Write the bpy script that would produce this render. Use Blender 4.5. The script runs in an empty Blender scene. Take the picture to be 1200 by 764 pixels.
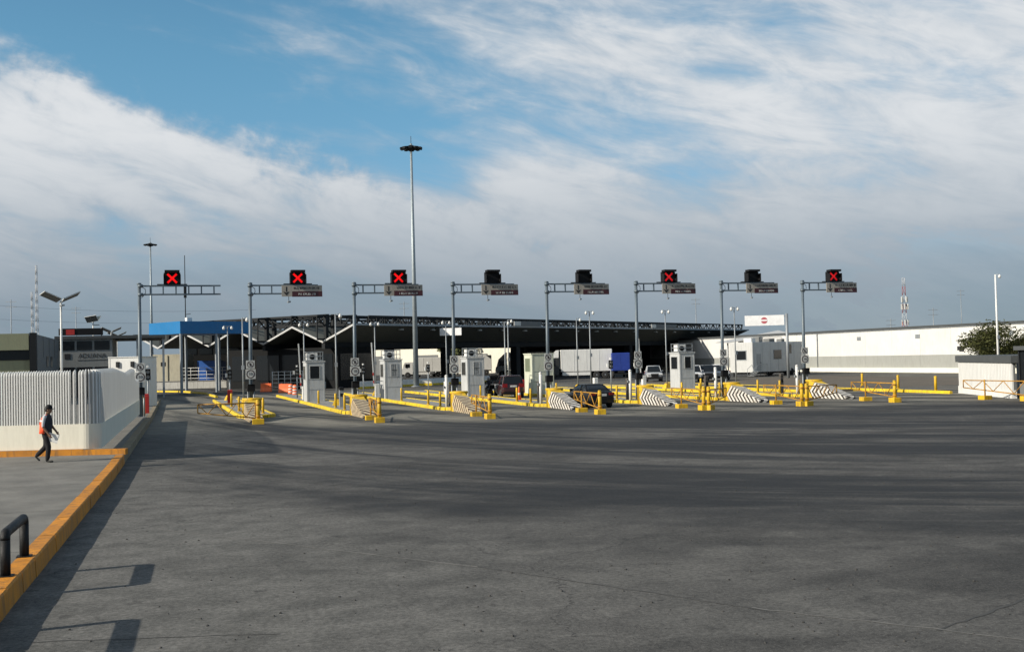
import bpy, bmesh, math, random
from mathutils import Vector, Matrix
random.seed(7)
sc = bpy.context.scene
col = sc.collection
R = math.radians

# ------------------------------------------------------------------ camera
F, CX, CY, CAMZ = 1350.0, 600.0, 382.0, 3.2
PSI, PIT, ROL = R(17.1), math.atan(37/1350.0), R(1.4)
fw = Vector((math.sin(PSI)*math.cos(PIT), math.cos(PSI)*math.cos(PIT), math.sin(PIT)))
r0 = Vector((math.cos(PSI), -math.sin(PSI), 0))
u0 = r0.cross(fw)
rt = r0*math.cos(ROL) - u0*math.sin(ROL)
up = u0*math.cos(ROL) + r0*math.sin(ROL)
cd = bpy.data.cameras.new('camera'); cam = bpy.data.objects.new('camera', cd); col.objects.link(cam)
cam.matrix_world = Matrix(((rt.x, up.x, -fw.x, 0), (rt.y, up.y, -fw.y, 0), (rt.z, up.z, -fw.z, CAMZ), (0, 0, 0, 1)))
cd.sensor_width = 36; cd.lens = 36*F/1200.0; cd.clip_start = 0.1; cd.clip_end = 6000
sc.camera = cam
sc.render.resolution_x, sc.render.resolution_y = 1024, 651

# ------------------------------------------------------------------ world, sun, exposure
SUN_EL = R(26.5)
shadow = Vector((math.cos(R(8)), math.sin(R(8)), 0))          # direction in which shadows fall
tosun = (-shadow*math.cos(SUN_EL) + Vector((0, 0, math.sin(SUN_EL)))).normalized()
world = bpy.data.worlds.new('World'); sc.world = world; world.use_nodes = True
wn, wl = world.node_tree.nodes, world.node_tree.links
wn.clear()

class NG:
    """tiny node-graph helper"""
    def __init__(s, tree): s.t = tree; s.n = tree.nodes; s.l = tree.links
    def node(s, typ, **kw):
        n = s.n.new(typ)
        for k, v in kw.items(): setattr(n, k, v)
        return n
    def put(s, sock, v):
        if hasattr(v, 'links') or isinstance(v, bpy.types.NodeSocket): s.l.new(v, sock)
        else: sock.default_value = v
    def math(s, op, a, b=0.0, c=None, clamp=False):
        n = s.n.new('ShaderNodeMath'); n.operation = op; n.use_clamp = clamp
        s.put(n.inputs[0], a); s.put(n.inputs[1], b)
        if c is not None: s.put(n.inputs[2], c)
        return n.outputs[0]
    def vmath(s, op, a, b=None):
        n = s.n.new('ShaderNodeVectorMath'); n.operation = op
        s.put(n.inputs[0], a)
        if b is not None: s.put(n.inputs[1], b)
        return n.outputs[1] if op == 'DOT_PRODUCT' else n.outputs[0]
    def comb(s, x, y, z):
        n = s.n.new('ShaderNodeCombineXYZ')
        for i, v in enumerate((x, y, z)): s.put(n.inputs[i], v)
        return n.outputs[0]
    def sep(s, v):
        n = s.n.new('ShaderNodeSeparateXYZ'); s.put(n.inputs[0], v); return n.outputs
    def noise(s, vec, scale, detail=4, rough=0.55, dist=0.0):
        n = s.n.new('ShaderNodeTexNoise'); s.put(n.inputs['Vector'], vec)
        n.inputs['Scale'].default_value = scale; n.inputs['Detail'].default_value = detail
        n.inputs['Roughness'].default_value = rough; n.inputs['Distortion'].default_value = dist
        return n.outputs['Fac']
    def map(s, v, a, b, c=0.0, d=1.0, smooth=True):
        n = s.n.new('ShaderNodeMapRange'); n.interpolation_type = 'SMOOTHSTEP' if smooth else 'LINEAR'
        s.put(n.inputs[0], v)
        for i, x in enumerate((a, b, c, d)): s.put(n.inputs[i+1], x)
        return n.outputs[0]
    def mix(s, f, a, b, typ='MIX'):
        n = s.n.new('ShaderNodeMix'); n.data_type = 'RGBA'; n.blend_type = typ
        s.put(n.inputs[0], f); s.put(n.inputs[6], a); s.put(n.inputs[7], b)
        return n.outputs[2]

g = NG(world.node_tree)
out = g.node('ShaderNodeOutputWorld'); bg = g.node('ShaderNodeBackground')
wl.new(bg.outputs[0], out.inputs[0])
sky = g.node('ShaderNodeTexSky'); sky.sky_type = 'NISHITA'; sky.sun_disc = False
sky.sun_elevation = SUN_EL; sky.sun_rotation = math.atan2(tosun.x, tosun.y)
sky.altitude = 1500; sky.air_density = 1.0; sky.dust_density = 0.6; sky.ozone_density = 2.0
STR = 0.085
tc = g.node('ShaderNodeTexCoord')
D = g.vmath('NORMALIZE', tc.outputs['Generated'])
dx, dy, dz = g.sep(D)
# azimuth to the right of the view heading and elevation, both in units of ~1200 px / F
az = g.math('ARCTAN2', g.vmath('DOT_PRODUCT', D, tuple(r0)), g.vmath('DOT_PRODUCT', D, (math.sin(PSI), math.cos(PSI), 0)))
el = g.math('ARCSINE', dz)
# streak axes: cloud bands slope down to the right
ca, sa = math.cos(R(-14)), math.sin(R(-14))
us = g.math('ADD', g.math('MULTIPLY', az, ca), g.math('MULTIPLY', el, sa))
vs = g.math('SUBTRACT', g.math('MULTIPLY', el, ca), g.math('MULTIPLY', az, sa))
P1 = g.comb(g.math('MULTIPLY', us, 1.6), g.math('MULTIPLY', vs, 5.6), 0.3)
P2 = g.comb(g.math('MULTIPLY', us, 5.0), g.math('MULTIPLY', vs, 17.0), 4.1)
n1 = g.noise(P1, 2.2, 6, 0.56, 0.25)
n2 = g.noise(P2, 1.9, 7, 0.62, 0.7)
n3 = g.noise(g.comb(g.math('MULTIPLY', us, 9.0), g.math('MULTIPLY', vs, 9.0), 7.0), 3.0, 6, 0.6, 0.2)
cl = g.math('ADD', g.math('MULTIPLY', n1, 0.70), g.math('ADD', g.math('MULTIPLY', n2, 0.25), g.math('MULTIPLY', n3, 0.09)))
# the wide clear lane of blue between the left bank and the right streaks (a hole in the cloud deck)
def blob(a0, e0, ra, re, rot=0.0):
    c, s = math.cos(rot), math.sin(rot)
    da = g.math('SUBTRACT', az, a0); de = g.math('SUBTRACT', el, e0)
    p = g.math('ADD', g.math('MULTIPLY', da, c/ra), g.math('MULTIPLY', de, s/ra))
    q = g.math('SUBTRACT', g.math('MULTIPLY', de, c/re), g.math('MULTIPLY', da, s/re))
    r2 = g.math('ADD', g.math('MULTIPLY', p, p), g.math('MULTIPLY', q, q))
    return g.map(r2, 0.05, 1.25, 1.0, 0.0)
def AE(px, py):
    return math.atan((px-CX)/F), math.atan((419-0.0245*(px-600)-py)/F)
h1 = blob(*AE(330, 85), 0.24, 0.085, R(-17))
h2 = blob(*AE(495, 165), 0.085, 0.050, R(-30))
h3 = blob(*AE(90, 15), 0.24, 0.045, R(-6))
hole = g.math('MAXIMUM', g.math('MAXIMUM', h1, h2), g.math('MULTIPLY', h3, 0.75))
# the big left bank: everything below a line that falls to the right
dline = g.math('SUBTRACT', g.math('SUBTRACT', 0.128, g.math('MULTIPLY', az, 0.33)), el)
dline = g.math('ADD', dline, g.math('MULTIPLY', g.math('SUBTRACT', n3, 0.5), 0.10))
b1 = g.map(dline, -0.012, 0.045)
b2 = blob(*AE(930, 130), 0.46, 0.20, R(-10))
bank = g.math('MAXIMUM', g.math('MULTIPLY', b1, 1.35), g.math('MULTIPLY', b2, 1.0))
cl = g.math('ADD', cl, g.math('SUBTRACT', g.math('MULTIPLY', bank, 0.13), g.math('MULTIPLY', hole, 0.16)))
cov = g.map(cl, 0.43, 0.68)
cov = g.math('MAXIMUM', cov, g.map(el, R(9.5), R(3.5), 0.0, 0.95))       # the deck closes towards the horizon
tone = g.map(g.math('ADD', cl, g.math('MULTIPLY', g.math('SUBTRACT', n2, 0.5), 0.25)), 0.46, 0.78)
lowgrey = g.map(el, R(12.0), R(0.8), 0.0, 1.0)
K = 0.83/STR
ccol = g.mix(tone, (0.42*K, 0.48*K, 0.545*K, 1), (0.72*K, 0.735*K, 0.75*K, 1))
ccol = g.mix(lowgrey, ccol, g.mix(g.map(n1, .35, .65), (0.20*K, 0.262*K, 0.325*K, 1), (0.258*K, 0.312*K, 0.37*K, 1)))
blue = g.mix(g.map(el, R(2), R(16)), g.mix(1.0, sky.outputs[0], (0.8, 0.92, 1.0, 1), 'MULTIPLY'), g.mix(1.0, sky.outputs[0], (0.86, 1.27, 1.20, 1), 'MULTIPLY'))
fin = g.mix(g.math('MULTIPLY', cov, 0.95), blue, ccol)
wl.new(fin, bg.inputs[0]); bg.inputs[1].default_value = STR

sl = bpy.data.lights.new('sun', 'SUN'); so = bpy.data.objects.new('sun', sl); col.objects.link(so)
sl.energy = 5.0; sl.angle = R(0.53); sl.color = (1.0, 0.925, 0.80)
so.rotation_euler = tosun.to_track_quat('Z', 'Y').to_euler(); so.location = (0, 0, 60)
sc.view_settings.view_transform = 'Standard'; sc.view_settings.look = 'None'
sc.view_settings.exposure = 0.35; sc.view_settings.gamma = 1.0

# ------------------------------------------------------------------ pixel helpers (photo pixels -> places)
def ray(px, py): return fw + rt*((px-CX)/F) - up*((py-CY)/F)
def G(px, py, z=0.0):
    d = ray(px, py); t = (z-CAMZ)/d.z
    return Vector((0, 0, CAMZ)) + d*t
def AT(px, py, Z): return Vector((0, 0, CAMZ)) + ray(px, py)*Z
def C2W(X, Z, z=0.0): return Vector((X*math.cos(PSI)+Z*math.sin(PSI), -X*math.sin(PSI)+Z*math.cos(PSI), z))

# ------------------------------------------------------------------ mesh builder
class MB:
    def __init__(s): s.v = []; s.f = []; s.sm = []; s.mi = []
    def face(s, pts, smooth=False, mi=0):
        i = len(s.v); s.v += [tuple(p) for p in pts]; s.f.append(tuple(range(i, i+len(pts)))); s.sm.append(smooth); s.mi.append(mi); return s
    def hexa(s, p, mi=0):
        i = len(s.v); s.v += [tuple(q) for q in p]
        for f in ((0, 3, 2, 1), (4, 5, 6, 7), (0, 1, 5, 4), (1, 2, 6, 5), (2, 3, 7, 6), (3, 0, 4, 7)):
            s.f.append(tuple(i+k for k in f)); s.sm.append(False); s.mi.append(mi)
        return s
    def box(s, c, d, rz=0.0, rx=0.0, ry=0.0, mi=0):
        c = Vector(c); a, b, e = d[0]/2, d[1]/2, d[2]/2
        M = Matrix.Rotation(rz, 3, 'Z') @ Matrix.Rotation(ry, 3, 'Y') @ Matrix.Rotation(rx, 3, 'X')
        P = [c + M @ Vector(q) for q in ((-a, -b, -e), (a, -b, -e), (a, b, -e), (-a, b, -e), (-a, -b, e), (a, -b, e), (a, b, e), (-a, b, e))]
        return s.hexa(P, mi)
    def bb(s, x0, x1, y0, y1, z0, z1, mi=0): return s.box(((x0+x1)/2, (y0+y1)/2, (z0+z1)/2), (x1-x0, y1-y0, z1-z0), mi=mi)
    def bev(s, c, d, b=0.02, rz=0.0):
        """box with chamfered vertical and top edges"""
        c = Vector(c); M = Matrix.Rotation(rz, 3, 'Z'); a, e, h = d[0]/2, d[1]/2, d[2]/2
        def ring(i, z): return [c + M @ Vector(q) for q in ((-a+b, -e+i, z), (a-b, -e+i, z), (a-i, -e+b, z), (a-i, e-b, z), (a-b, e-i, z), (-a+b, e-i, z), (-a+i, e-b, z), (-a+i, -e+b, z))]
        s.loft([ring(0, -h), ring(0, h-b), ring(b*0.7, h)], caps=True); return s
    def loft(s, rings, caps=True, smooth=False, mi=0, closed=True):
        i0 = len(s.v); n = len(rings[0])
        for r in rings: s.v += [tuple(p) for p in r]
        for k in range(len(rings)-1):
            for j in range(n if closed else n-1):
                a = i0+k*n+j; b = i0+k*n+(j+1) % n
                s.f.append((a, b, b+n, a+n)); s.sm.append(smooth); s.mi.append(mi)
        if caps:
            s.f.append(tuple(reversed(range(i0, i0+n)))); s.sm.append(False); s.mi.append(mi)
            e = i0+(len(rings)-1)*n; s.f.append(tuple(range(e, e+n))); s.sm.append(False); s.mi.append(mi)
        return s
    def tube(s, p, q, r, r2=None, n=8, caps=True, mi=0):
        p, q = Vector(p), Vector(q); d = (q-p)
        if d.length < 1e-6: return s
        d.normalize(); r2 = r if r2 is None else r2
        a = d.orthogonal().normalized() if abs(d.z) < 0.999 else Vector((1, 0, 0)); b = d.cross(a)
        def ring(c, rr): return [c + (a*math.cos(t)+b*math.sin(t))*rr for t in [2*math.pi*k/n for k in range(n)]]
        return s.loft([ring(p, r), ring(q, r2)], caps, True, mi)
    def poly_tube(s, pts, r, n=8):
        pts = [Vector(p) for p in pts]; rings = []; a = None
        for i, p in enumerate(pts):
            d = (pts[min(i+1, len(pts)-1)]-pts[max(i-1, 0)]).normalized()
            if a is None: a = d.orthogonal().normalized()
            a = (a-d*a.dot(d)).normalized(); b = d.cross(a)
            rings.append([p+(a*math.cos(t)+b*math.sin(t))*r for t in [2*math.pi*k/n for k in range(n)]])
        return s.loft(rings, True, True)
    def bar(s, p, q, w, h=None):
        """square bar between two points"""
        p, q = Vector(p), Vector(q); h = w if h is None else h; d = (q-p).normalized()
        a = d.cross(Vector((0, 0, 1)))
        a = Vector((1, 0, 0)) if a.length < 1e-3 else a.normalized()
        b = a.cross(d); a, b = a*w/2, b*h/2
        return s.hexa([p-a-b, p+a-b, q+a-b, q-a-b, p-a+b, p+a+b, q+a+b, q-a+b])
    def lathe(s, c, prof, n=20, axis='Z'):
        c = Vector(c); rings = []
        for r, z in prof:
            rg = []
            for k in range(n):
                t = 2*math.pi*k/n; x, y = r*math.cos(t), r*math.sin(t)
                rg.append(c + (Vector((x, y, z)) if axis == 'Z' else Vector((z, x, y)) if axis == 'X' else Vector((x, z, -y))))
            rings.append(rg)
        return s.loft(rings, True, True)
    def prism(s, poly, y0, y1, plane='XZ', mi=0):
        """polygon in a plane extruded along the third axis"""
        def pt(a, b, t):
            return (a, t, b) if plane == 'XZ' else (t, a, b) if plane == 'YZ' else (a, b, t)
        return s.loft([[pt(a, b, y0) for a, b in poly], [pt(a, b, y1) for a, b in poly]], True, mi=mi)
    def build(s, name, mat, parent=None, loc=None, rz=0.0):
        me = bpy.data.meshes.new(name); me.from_pydata(s.v, [], s.f); me.update()
        for m in (mat if isinstance(mat, (list, tuple)) else [mat]): me.materials.append(m)
        me.polygons.foreach_set('use_smooth', s.sm); me.polygons.foreach_set('material_index', s.mi)
        bm = bmesh.new(); bm.from_mesh(me); bmesh.ops.recalc_face_normals(bm, faces=bm.faces); bm.to_mesh(me); bm.free()
        return link(name, me, parent, loc, rz)

def link(name, me, parent=None, loc=None, rz=0.0):
    o = bpy.data.objects.new(name, me); col.objects.link(o)
    if parent: o.parent = parent
    if loc is not None: o.location = loc
    if rz: o.rotation_euler.z = rz
    return o
def thing(name, label, cat, loc=(0, 0, 0), rz=0.0, group=None):
    o = bpy.data.objects.new(name, None); col.objects.link(o); o.location = loc; o.rotation_euler.z = rz
    o.empty_display_size = 0.3
    return tag(o, label, cat, group)
def tag(o, label, cat, group=None):
    o['label'] = label; o['category'] = cat
    if group: o['group'] = group
    return o
def struct(o): o['kind'] = 'structure'; return o
def copy_tree(o, parent=None):
    c = o.copy(); col.objects.link(c); c.parent = parent
    for ch in list(o.children): copy_tree(ch, c)
    return c
def dup(root, loc, rz, label, group=None):
    c = copy_tree(root); c.location = loc; c.rotation_euler.z = rz; c['label'] = label
    if group: c['group'] = group
    return c
def text_mesh(body, size, name='lettering', ext=0.004):
    cu = bpy.data.curves.new(name, 'FONT'); cu.body = body; cu.size = size; cu.extrude = ext; cu.align_x = 'CENTER'; cu.align_y = 'CENTER'
    ob = bpy.data.objects.new(name, cu); col.objects.link(ob)
    dg = bpy.context.evaluated_depsgraph_get(); me = bpy.data.meshes.new_from_object(ob.evaluated_get(dg))
    bpy.data.objects.remove(ob); bpy.data.curves.remove(cu)
    return me
def text(body, size, mat, parent, loc, rot=(math.pi/2, 0, 0), name='lettering'):
    me = text_mesh(body, size, name); me.materials.clear(); me.materials.append(mat)
    o = link(name, me, parent, loc); o.rotation_euler = rot
    return o

# ------------------------------------------------------------------ materials
MATS = {}
def mat(name, c, rough=0.6, metal=0.0, var=0.12, scale=2.5, bump=0.0, dirt=0.0, dirtcol=(0.10, 0.085, 0.065), spec=0.5, coat=0.0, bscale=40.0):
    if name in MATS: return MATS[name]
    m = bpy.data.materials.new(name); m.use_nodes = True; MATS[name] = m
    h = NG(m.node_tree); b = m.node_tree.nodes['Principled BSDF']
    t = h.node('ShaderNodeTexCoord'); oi = h.node('ShaderNodeObjectInfo')
    off = h.math('MULTIPLY', oi.outputs['Random'], 37.0)
    vec = h.vmath('ADD', t.outputs['Object'], h.comb(off, off, off))
    n = h.noise(vec, scale, 5, 0.6)
    k = h.map(n, 0.25, 0.75, 1-var, 1+var, False)
    oc = h.math('MULTIPLY', k, h.map(oi.outputs['Random'], 0, 1, 1-var*0.35, 1+var*0.35, False))
    cc = h.mix(1.0, (*c, 1), h.comb(oc, oc, oc), 'MULTIPLY')
    if dirt > 0:
        sv = h.vmath('MULTIPLY', vec, (5.0, 5.0, 0.7))
        d = h.math('MULTIPLY', h.map(h.noise(sv, 1.3, 5, 0.65), 0.46, 0.70), dirt)
        cc = h.mix(d, cc, (*dirtcol, 1))
    h.l.new(cc, b.inputs['Base Color'])
    b.inputs['Metallic'].default_value = metal; b.inputs['Specular IOR Level'].default_value = spec
    h.l.new(h.map(n, 0.2, 0.8, max(0.02, rough-0.10), min(1, rough+0.10), False), b.inputs['Roughness'])
    if coat: b.inputs['Coat Weight'].default_value = coat; b.inputs['Coat Roughness'].default_value = 0.05
    if bump:
        bp = h.node('ShaderNodeBump'); bp.inputs['Strength'].default_value = bump; bp.inputs['Distance'].default_value = 0.02
        h.l.new(h.noise(vec, bscale, 4, 0.6), bp.inputs['Height']); h.l.new(bp.outputs[0], b.inputs['Normal'])
    return m
def emis(name, c, st):
    m = bpy.data.materials.new(name); m.use_nodes = True; b = m.node_tree.nodes['Principled BSDF']
    b.inputs['Base Color'].default_value = (*c, 1); b.inputs['Emission Color'].default_value = (*c, 1); b.inputs['Emission Strength'].default_value = st
    MATS[name] = m; return m
def glassmat(name, c=(0.010, 0.012, 0.014), rough=0.12):
    m = mat(name, c, rough, 0.0, 0.05); m.node_tree.nodes['Principled BSDF'].inputs['Specular IOR Level'].default_value = 0.3; return m

GALV = mat('galvanised_grey', (0.25, 0.27, 0.285), 0.55, 0.35, 0.16, 1.5, dirt=0.2)
STEELG = mat('blue_grey_steel_paint', (0.10, 0.13, 0.155), 0.5, 0.1, 0.15, 1.5, dirt=0.25)
DARKST = mat('dark_steel', (0.013, 0.015, 0.017), 0.7, 0.0, 0.2, spec=0.2)
BLACK = mat('black_plastic', (0.007, 0.007, 0.008), 0.6, 0, 0.1, spec=0.2)
WHITE = mat('white_paint', (0.62, 0.62, 0.60), 0.5, 0, 0.06, 1.5, dirt=0.22)
OFFW = mat('booth_white_panel', (0.42, 0.43, 0.43), 0.5, 0, 0.07, 1.2, dirt=0.30)
BEIGE = mat('beige_panel', (0.46, 0.43, 0.33), 0.7, 0, 0.08, 1.2, dirt=0.25)
YEL = mat('yellow_paint', (0.58, 0.355, 0.006), 0.65, 0, 0.22, 2.2, bump=0.2, dirt=0.6, dirtcol=(0.16, 0.10, 0.04))
YELK = mat('yellow_kerb_paint', (0.60, 0.42, 0.008), 0.7, 0, 0.22, 1.6, bump=0.3, dirt=0.7, dirtcol=(0.16, 0.12, 0.06))
AMB = mat('amber_kerb_paint', (0.50, 0.19, 0.005), 0.7, 0, 0.25, 2.6, bump=0.7, dirt=0.65, dirtcol=(0.12, 0.07, 0.03))
GATEY = mat('rusty_yellow_gate_paint', (0.38, 0.19, 0.014), 0.65, 0.0, 0.25, 4, dirt=0.6, dirtcol=(0.10, 0.035, 0.012))
CONC = mat('concrete', (0.24, 0.235, 0.22), 0.85, 0, 0.18, 1.2, bump=0.5, dirt=0.4)
CREAM = mat('cream_render', (0.68, 0.65, 0.545), 0.8, 0, 0.05, 0.8, bump=0.25, dirt=0.14, dirtcol=(0.3, 0.26, 0.18))
SLAT = mat('white_slat_enamel', (0.62, 0.62, 0.60), 0.45, 0, 0.05, 1.0, dirt=0.15)
RED = mat('red_plastic', (0.42, 0.02, 0.015), 0.5, 0, 0.12)
ORANGE = mat('orange_plastic', (0.80, 0.14, 0.03), 0.5, 0, 0.12, dirt=0.25)
LED = emis('red_led', (1.0, 0.0, 0.0), 0.6)
LEDDIM = emis('dim_red_led', (0.8, 0.005, 0.008), 0.32)
SIGNW = mat('sign_white', (0.52, 0.52, 0.49), 0.5, 0, 0.05, 3, dirt=0.25)
SIGNB = mat('sign_beige', (0.33, 0.30, 0.255), 0.55, 0, 0.06, 3, dirt=0.25)
MAROON = mat('sign_maroon', (0.055, 0.012, 0.016), 0.5, 0, 0.1)
SIGNK = mat('sign_black', (0.015, 0.015, 0.016), 0.6)
GLASS = glassmat('dark_window_glass')
BLUEL = mat('blue_fascia', (0.002, 0.135, 0.34), 0.45, 0, 0.05, 0.5, dirt=0.1)
BLUEP = mat('blue_panel', (0.02, 0.10, 0.38), 0.5, 0, 0.08)
RUBBER = mat('tyre_rubber', (0.018, 0.018, 0.018), 0.85)
ALLOY = mat('wheel_alloy', (0.40, 0.41, 0.42), 0.35, 0.8)
OLIVE = mat('olive_render', (0.235, 0.245, 0.155), 0.8, 0, 0.06, 0.6, bump=0.2, dirt=0.2)
GREYW = mat('grey_cladding', (0.12, 0.125, 0.125), 0.7, 0, 0.08, 0.8, dirt=0.2)
DKROOF = mat('dark_roofing', (0.05, 0.055, 0.057), 0.7, 0, 0.15)
SOFFIT = mat('soffit_sheet', (0.085, 0.09, 0.078), 0.9, 0, 0.08)
WHEDGE = mat('white_edge_trim', (0.42, 0.42, 0.41), 0.5, 0, 0.05, dirt=0.1)
WAREW = mat('warehouse_white', (0.56, 0.555, 0.535), 0.8, 0, 0.06, 0.35, bump=0.1, dirt=0.22, dirtcol=(0.35, 0.33, 0.28))
WAREG = mat('warehouse_dado', (0.27, 0.275, 0.255), 0.8, 0, 0.06, 0.4, dirt=0.2)
DIRT = mat('yard_earth', (0.105, 0.085, 0.062), 0.95, 0, 0.3, 0.35, bump=0.5)
SOLAR = mat('solar_cell', (0.055, 0.065, 0.05), 0.25, 0.2, 0.1)

# ---- plaza pavement
def plaza_material():
    m = bpy.data.materials.new('plaza_asphalt'); m.use_nodes = True; h = NG(m.node_tree); b = m.node_tree.nodes['Principled BSDF']
    ge = h.node('ShaderNodeNewGeometry'); P = ge.outputs['Position']
    x, y, z = h.sep(P)
    big = h.noise(P, 0.07, 4, 0.55)
    mid = h.noise(P, 0.55, 5, 0.62)
    blot = h.noise(h.vmath('ADD', P, (31, 7, 0)), 1.3, 6, 0.68, 0.5)
    fine = h.noise(P, 13.0, 4, 0.75)
    grit = h.noise(P, 38.0, 3, 0.75)
    base = h.mix(h.map(big, 0.32, 0.68), (0.092, 0.089, 0.083, 1), (0.172, 0.165, 0.150, 1))
    base = h.mix(h.map(mid, 0.34, 0.62, 0.0, 0.55), base, (0.074, 0.071, 0.066, 1))
    base = h.mix(h.map(blot, 0.50, 0.70, 0.0, 0.5), base, (0.20, 0.192, 0.173, 1))
    base = h.mix(h.map(blot, 0.47, 0.30, 0.0, 0.6), base, (0.045, 0.044, 0.042, 1))
    wide = h.noise(h.vmath('MULTIPLY', P, (0.10, 0.24, 1.0)), 1.0, 5, 0.62, 0.6)
    base = h.mix(h.map(wide, 0.46, 0.60, 0.0, 0.55), base, h.mix(1.0, base, (0.45, 0.45, 0.455, 1), 'MULTIPLY'))
    # lorries swing in from the right and turn down a lane: soot follows those curved paths
    xp = h.math('ADD', x, 10.0); yp = h.math('MAXIMUM', h.math('SUBTRACT', y, 5.0), 1.0)
    psi = h.math('DIVIDE', h.math('MULTIPLY', xp, yp), 65.0)
    phi = h.math('DIVIDE', h.math('SUBTRACT', h.math('MULTIPLY', yp, yp), h.math('MULTIPLY', xp, xp)), 100.0)
    s1 = h.noise(h.comb(h.math('MULTIPLY', psi, 0.16), h.math('MULTIPLY', phi, 0.05), 3.0), 1.0, 6, 0.62, 0.4)
    s2 = h.noise(h.comb(h.math('MULTIPLY', psi, 1.15), h.math('MULTIPLY', phi, 0.06), 8.0), 1.0, 6, 0.68, 0.35)
    s3 = h.noise(h.comb(h.math('MULTIPLY', psi, 4.5), h.math('MULTIPLY', phi, 0.05), 5.0), 1.0, 3, 0.55, 0.15)
    ph = h.math('FRACT', h.math('ADD', h.math('DIVIDE', h.math('SUBTRACT', psi, 12.4), 6.24), 0.5))
    lane = h.map(h.math('ABSOLUTE', h.math('SUBTRACT', ph, 0.5)), 0.36, 0.08)
    zone = h.math('MULTIPLY', h.map(h.math('ADD', psi, h.math('ADD', h.math('MULTIPLY', h.math('SUBTRACT', mid, .5), 3.0), h.math('MULTIPLY', h.math('SUBTRACT', wide, .5), 7.0))), 1.6, 7.0), h.map(h.math('ADD', x, h.math('MULTIPLY', h.math('SUBTRACT', mid, .5), 4.0)), -1.5, 4.5, 0.3, 1.0))
    patchy = h.map(h.math('ADD', h.math('MULTIPLY', s1, 0.55), h.math('MULTIPLY', s2, 0.45)), 0.44, 0.55)
    near = h.map(y, 46, 62)
    soot = h.math('ADD', h.math('MULTIPLY', patchy, h.mix(near, (0.88,)*3+(1,), (0.24,)*3+(1,))), h.math('MULTIPLY', h.math('MULTIPLY', lane, h.map(s2, 0.30, 0.58)), h.mix(near, (0.12,)*3+(1,), (0.85,)*3+(1,))))
    soot = h.math('MINIMUM', h.math('MULTIPLY', soot, zone), 0.92)
    # paler concrete apron around the island noses
    pad = h.math('MULTIPLY', h.map(h.math('ADD', y, h.math('MULTIPLY', h.math('SUBTRACT', mid, 0.5), 6.0)), 53.0, 59.0), h.map(y, 140, 120))
    padcol = h.mix(h.map(mid, 0.3, 0.7), (0.20, 0.187, 0.155, 1), (0.34, 0.318, 0.258, 1))
    base = h.mix(h.math('MULTIPLY', pad, 0.95), base, padcol)
    # the strip beside the kerb is paler concrete too
    ledge = h.map(h.math('ADD', x, h.math('MULTIPLY', h.math('SUBTRACT', mid, 0.5), 4.5)), 8.0, 0.5, 0.0, 0.7)
    base = h.mix(h.math('MULTIPLY', ledge, h.map(y, 70, 45)), base, h.mix(h.map(blot, .35, .65), (0.13, 0.127, 0.115, 1), (0.215, 0.207, 0.188, 1)))
    base = h.mix(soot, base, (0.019, 0.0188, 0.0185, 1))
    # scuffs
    base = h.mix(h.math('MULTIPLY', h.math('MULTIPLY', h.map(s3, 0.58, 0.68), zone), 0.4), base, (0.024, 0.023, 0.022, 1))
    base = h.mix(h.math('MULTIPLY', h.math('MULTIPLY', h.map(s3, 0.40, 0.30), zone), 0.30), base, (0.20, 0.19, 0.165, 1))
    # oil drips and small dark stains
    st = h.map(h.noise(P, 1.9, 3, 0.5), 0.66, 0.72)
    base = h.mix(h.math('MULTIPLY', st, 0.5), base, (0.030, 0.029, 0.028, 1))
    st2 = h.map(h.noise(h.vmath('ADD', P, (5, 9, 0)), 7.0, 2, 0.5), 0.73, 0.77)
    base = h.mix(h.math('MULTIPLY', st2, 0.75), base, (0.020, 0.019, 0.019, 1))
    # exposed aggregate
    base = h.mix(h.map(fine, 0.36, 0.64, 0.0, 0.75), base, h.mix(1.0, base, (0.45, 0.45, 0.45, 1), 'MULTIPLY'))
    base = h.mix(h.math('MULTIPLY', h.map(grit, 0.56, 0.68, 0.0, 0.6), h.map(soot, 0, .8, 1, .3)), base, (0.29, 0.28, 0.25, 1))
    # cracks
    vo = h.node('ShaderNodeTexVoronoi', feature='DISTANCE_TO_EDGE'); h.put(vo.inputs['Vector'], h.vmath('ADD', P, h.comb(h.math('MULTIPLY', mid, 2.2), h.math('MULTIPLY', blot, 1.4), 0)))
    vo.inputs['Scale'].default_value = 0.13
    crack = h.map(vo.outputs['Distance'], 0.0035, 0.0, 0.0, 0.7)
    base = h.mix(h.math('MULTIPLY', crack, h.map(big, 0.42, 0.55)), base, (0.028, 0.027, 0.026, 1))
    base = h.mix(1.0, base, (0.82, 0.82, 0.835, 1), 'MULTIPLY')
    h.l.new(base, b.inputs['Base Color'])
    h.l.new(h.map(soot, 0, 1, 0.92, 0.75), b.inputs['Roughness']); b.inputs['Specular IOR Level'].default_value = 0.25
    bp = h.node('ShaderNodeBump'); bp.inputs['Strength'].default_value = 0.55; bp.inputs['Distance'].default_value = 0.012
    h.l.new(h.math('ADD', fine, h.math('MULTIPLY', grit, 0.6)), bp.inputs['Height']); h.l.new(bp.outputs[0], b.inputs['Normal'])
    return m
PLAZA = plaza_material()
PAVE = mat('pavement_concrete', (0.135, 0.129, 0.115), 0.9, 0, 0.32, 0.9, bump=0.5, dirt=0.3, bscale=60)
JOINT = mat('joint_filler', (0.125, 0.12, 0.11), 0.9, 0, 0.3, 3)
JOINTD = mat('dark_joint_filler', (0.045, 0.044, 0.042), 0.9, 0, 0.3, 3)
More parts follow.
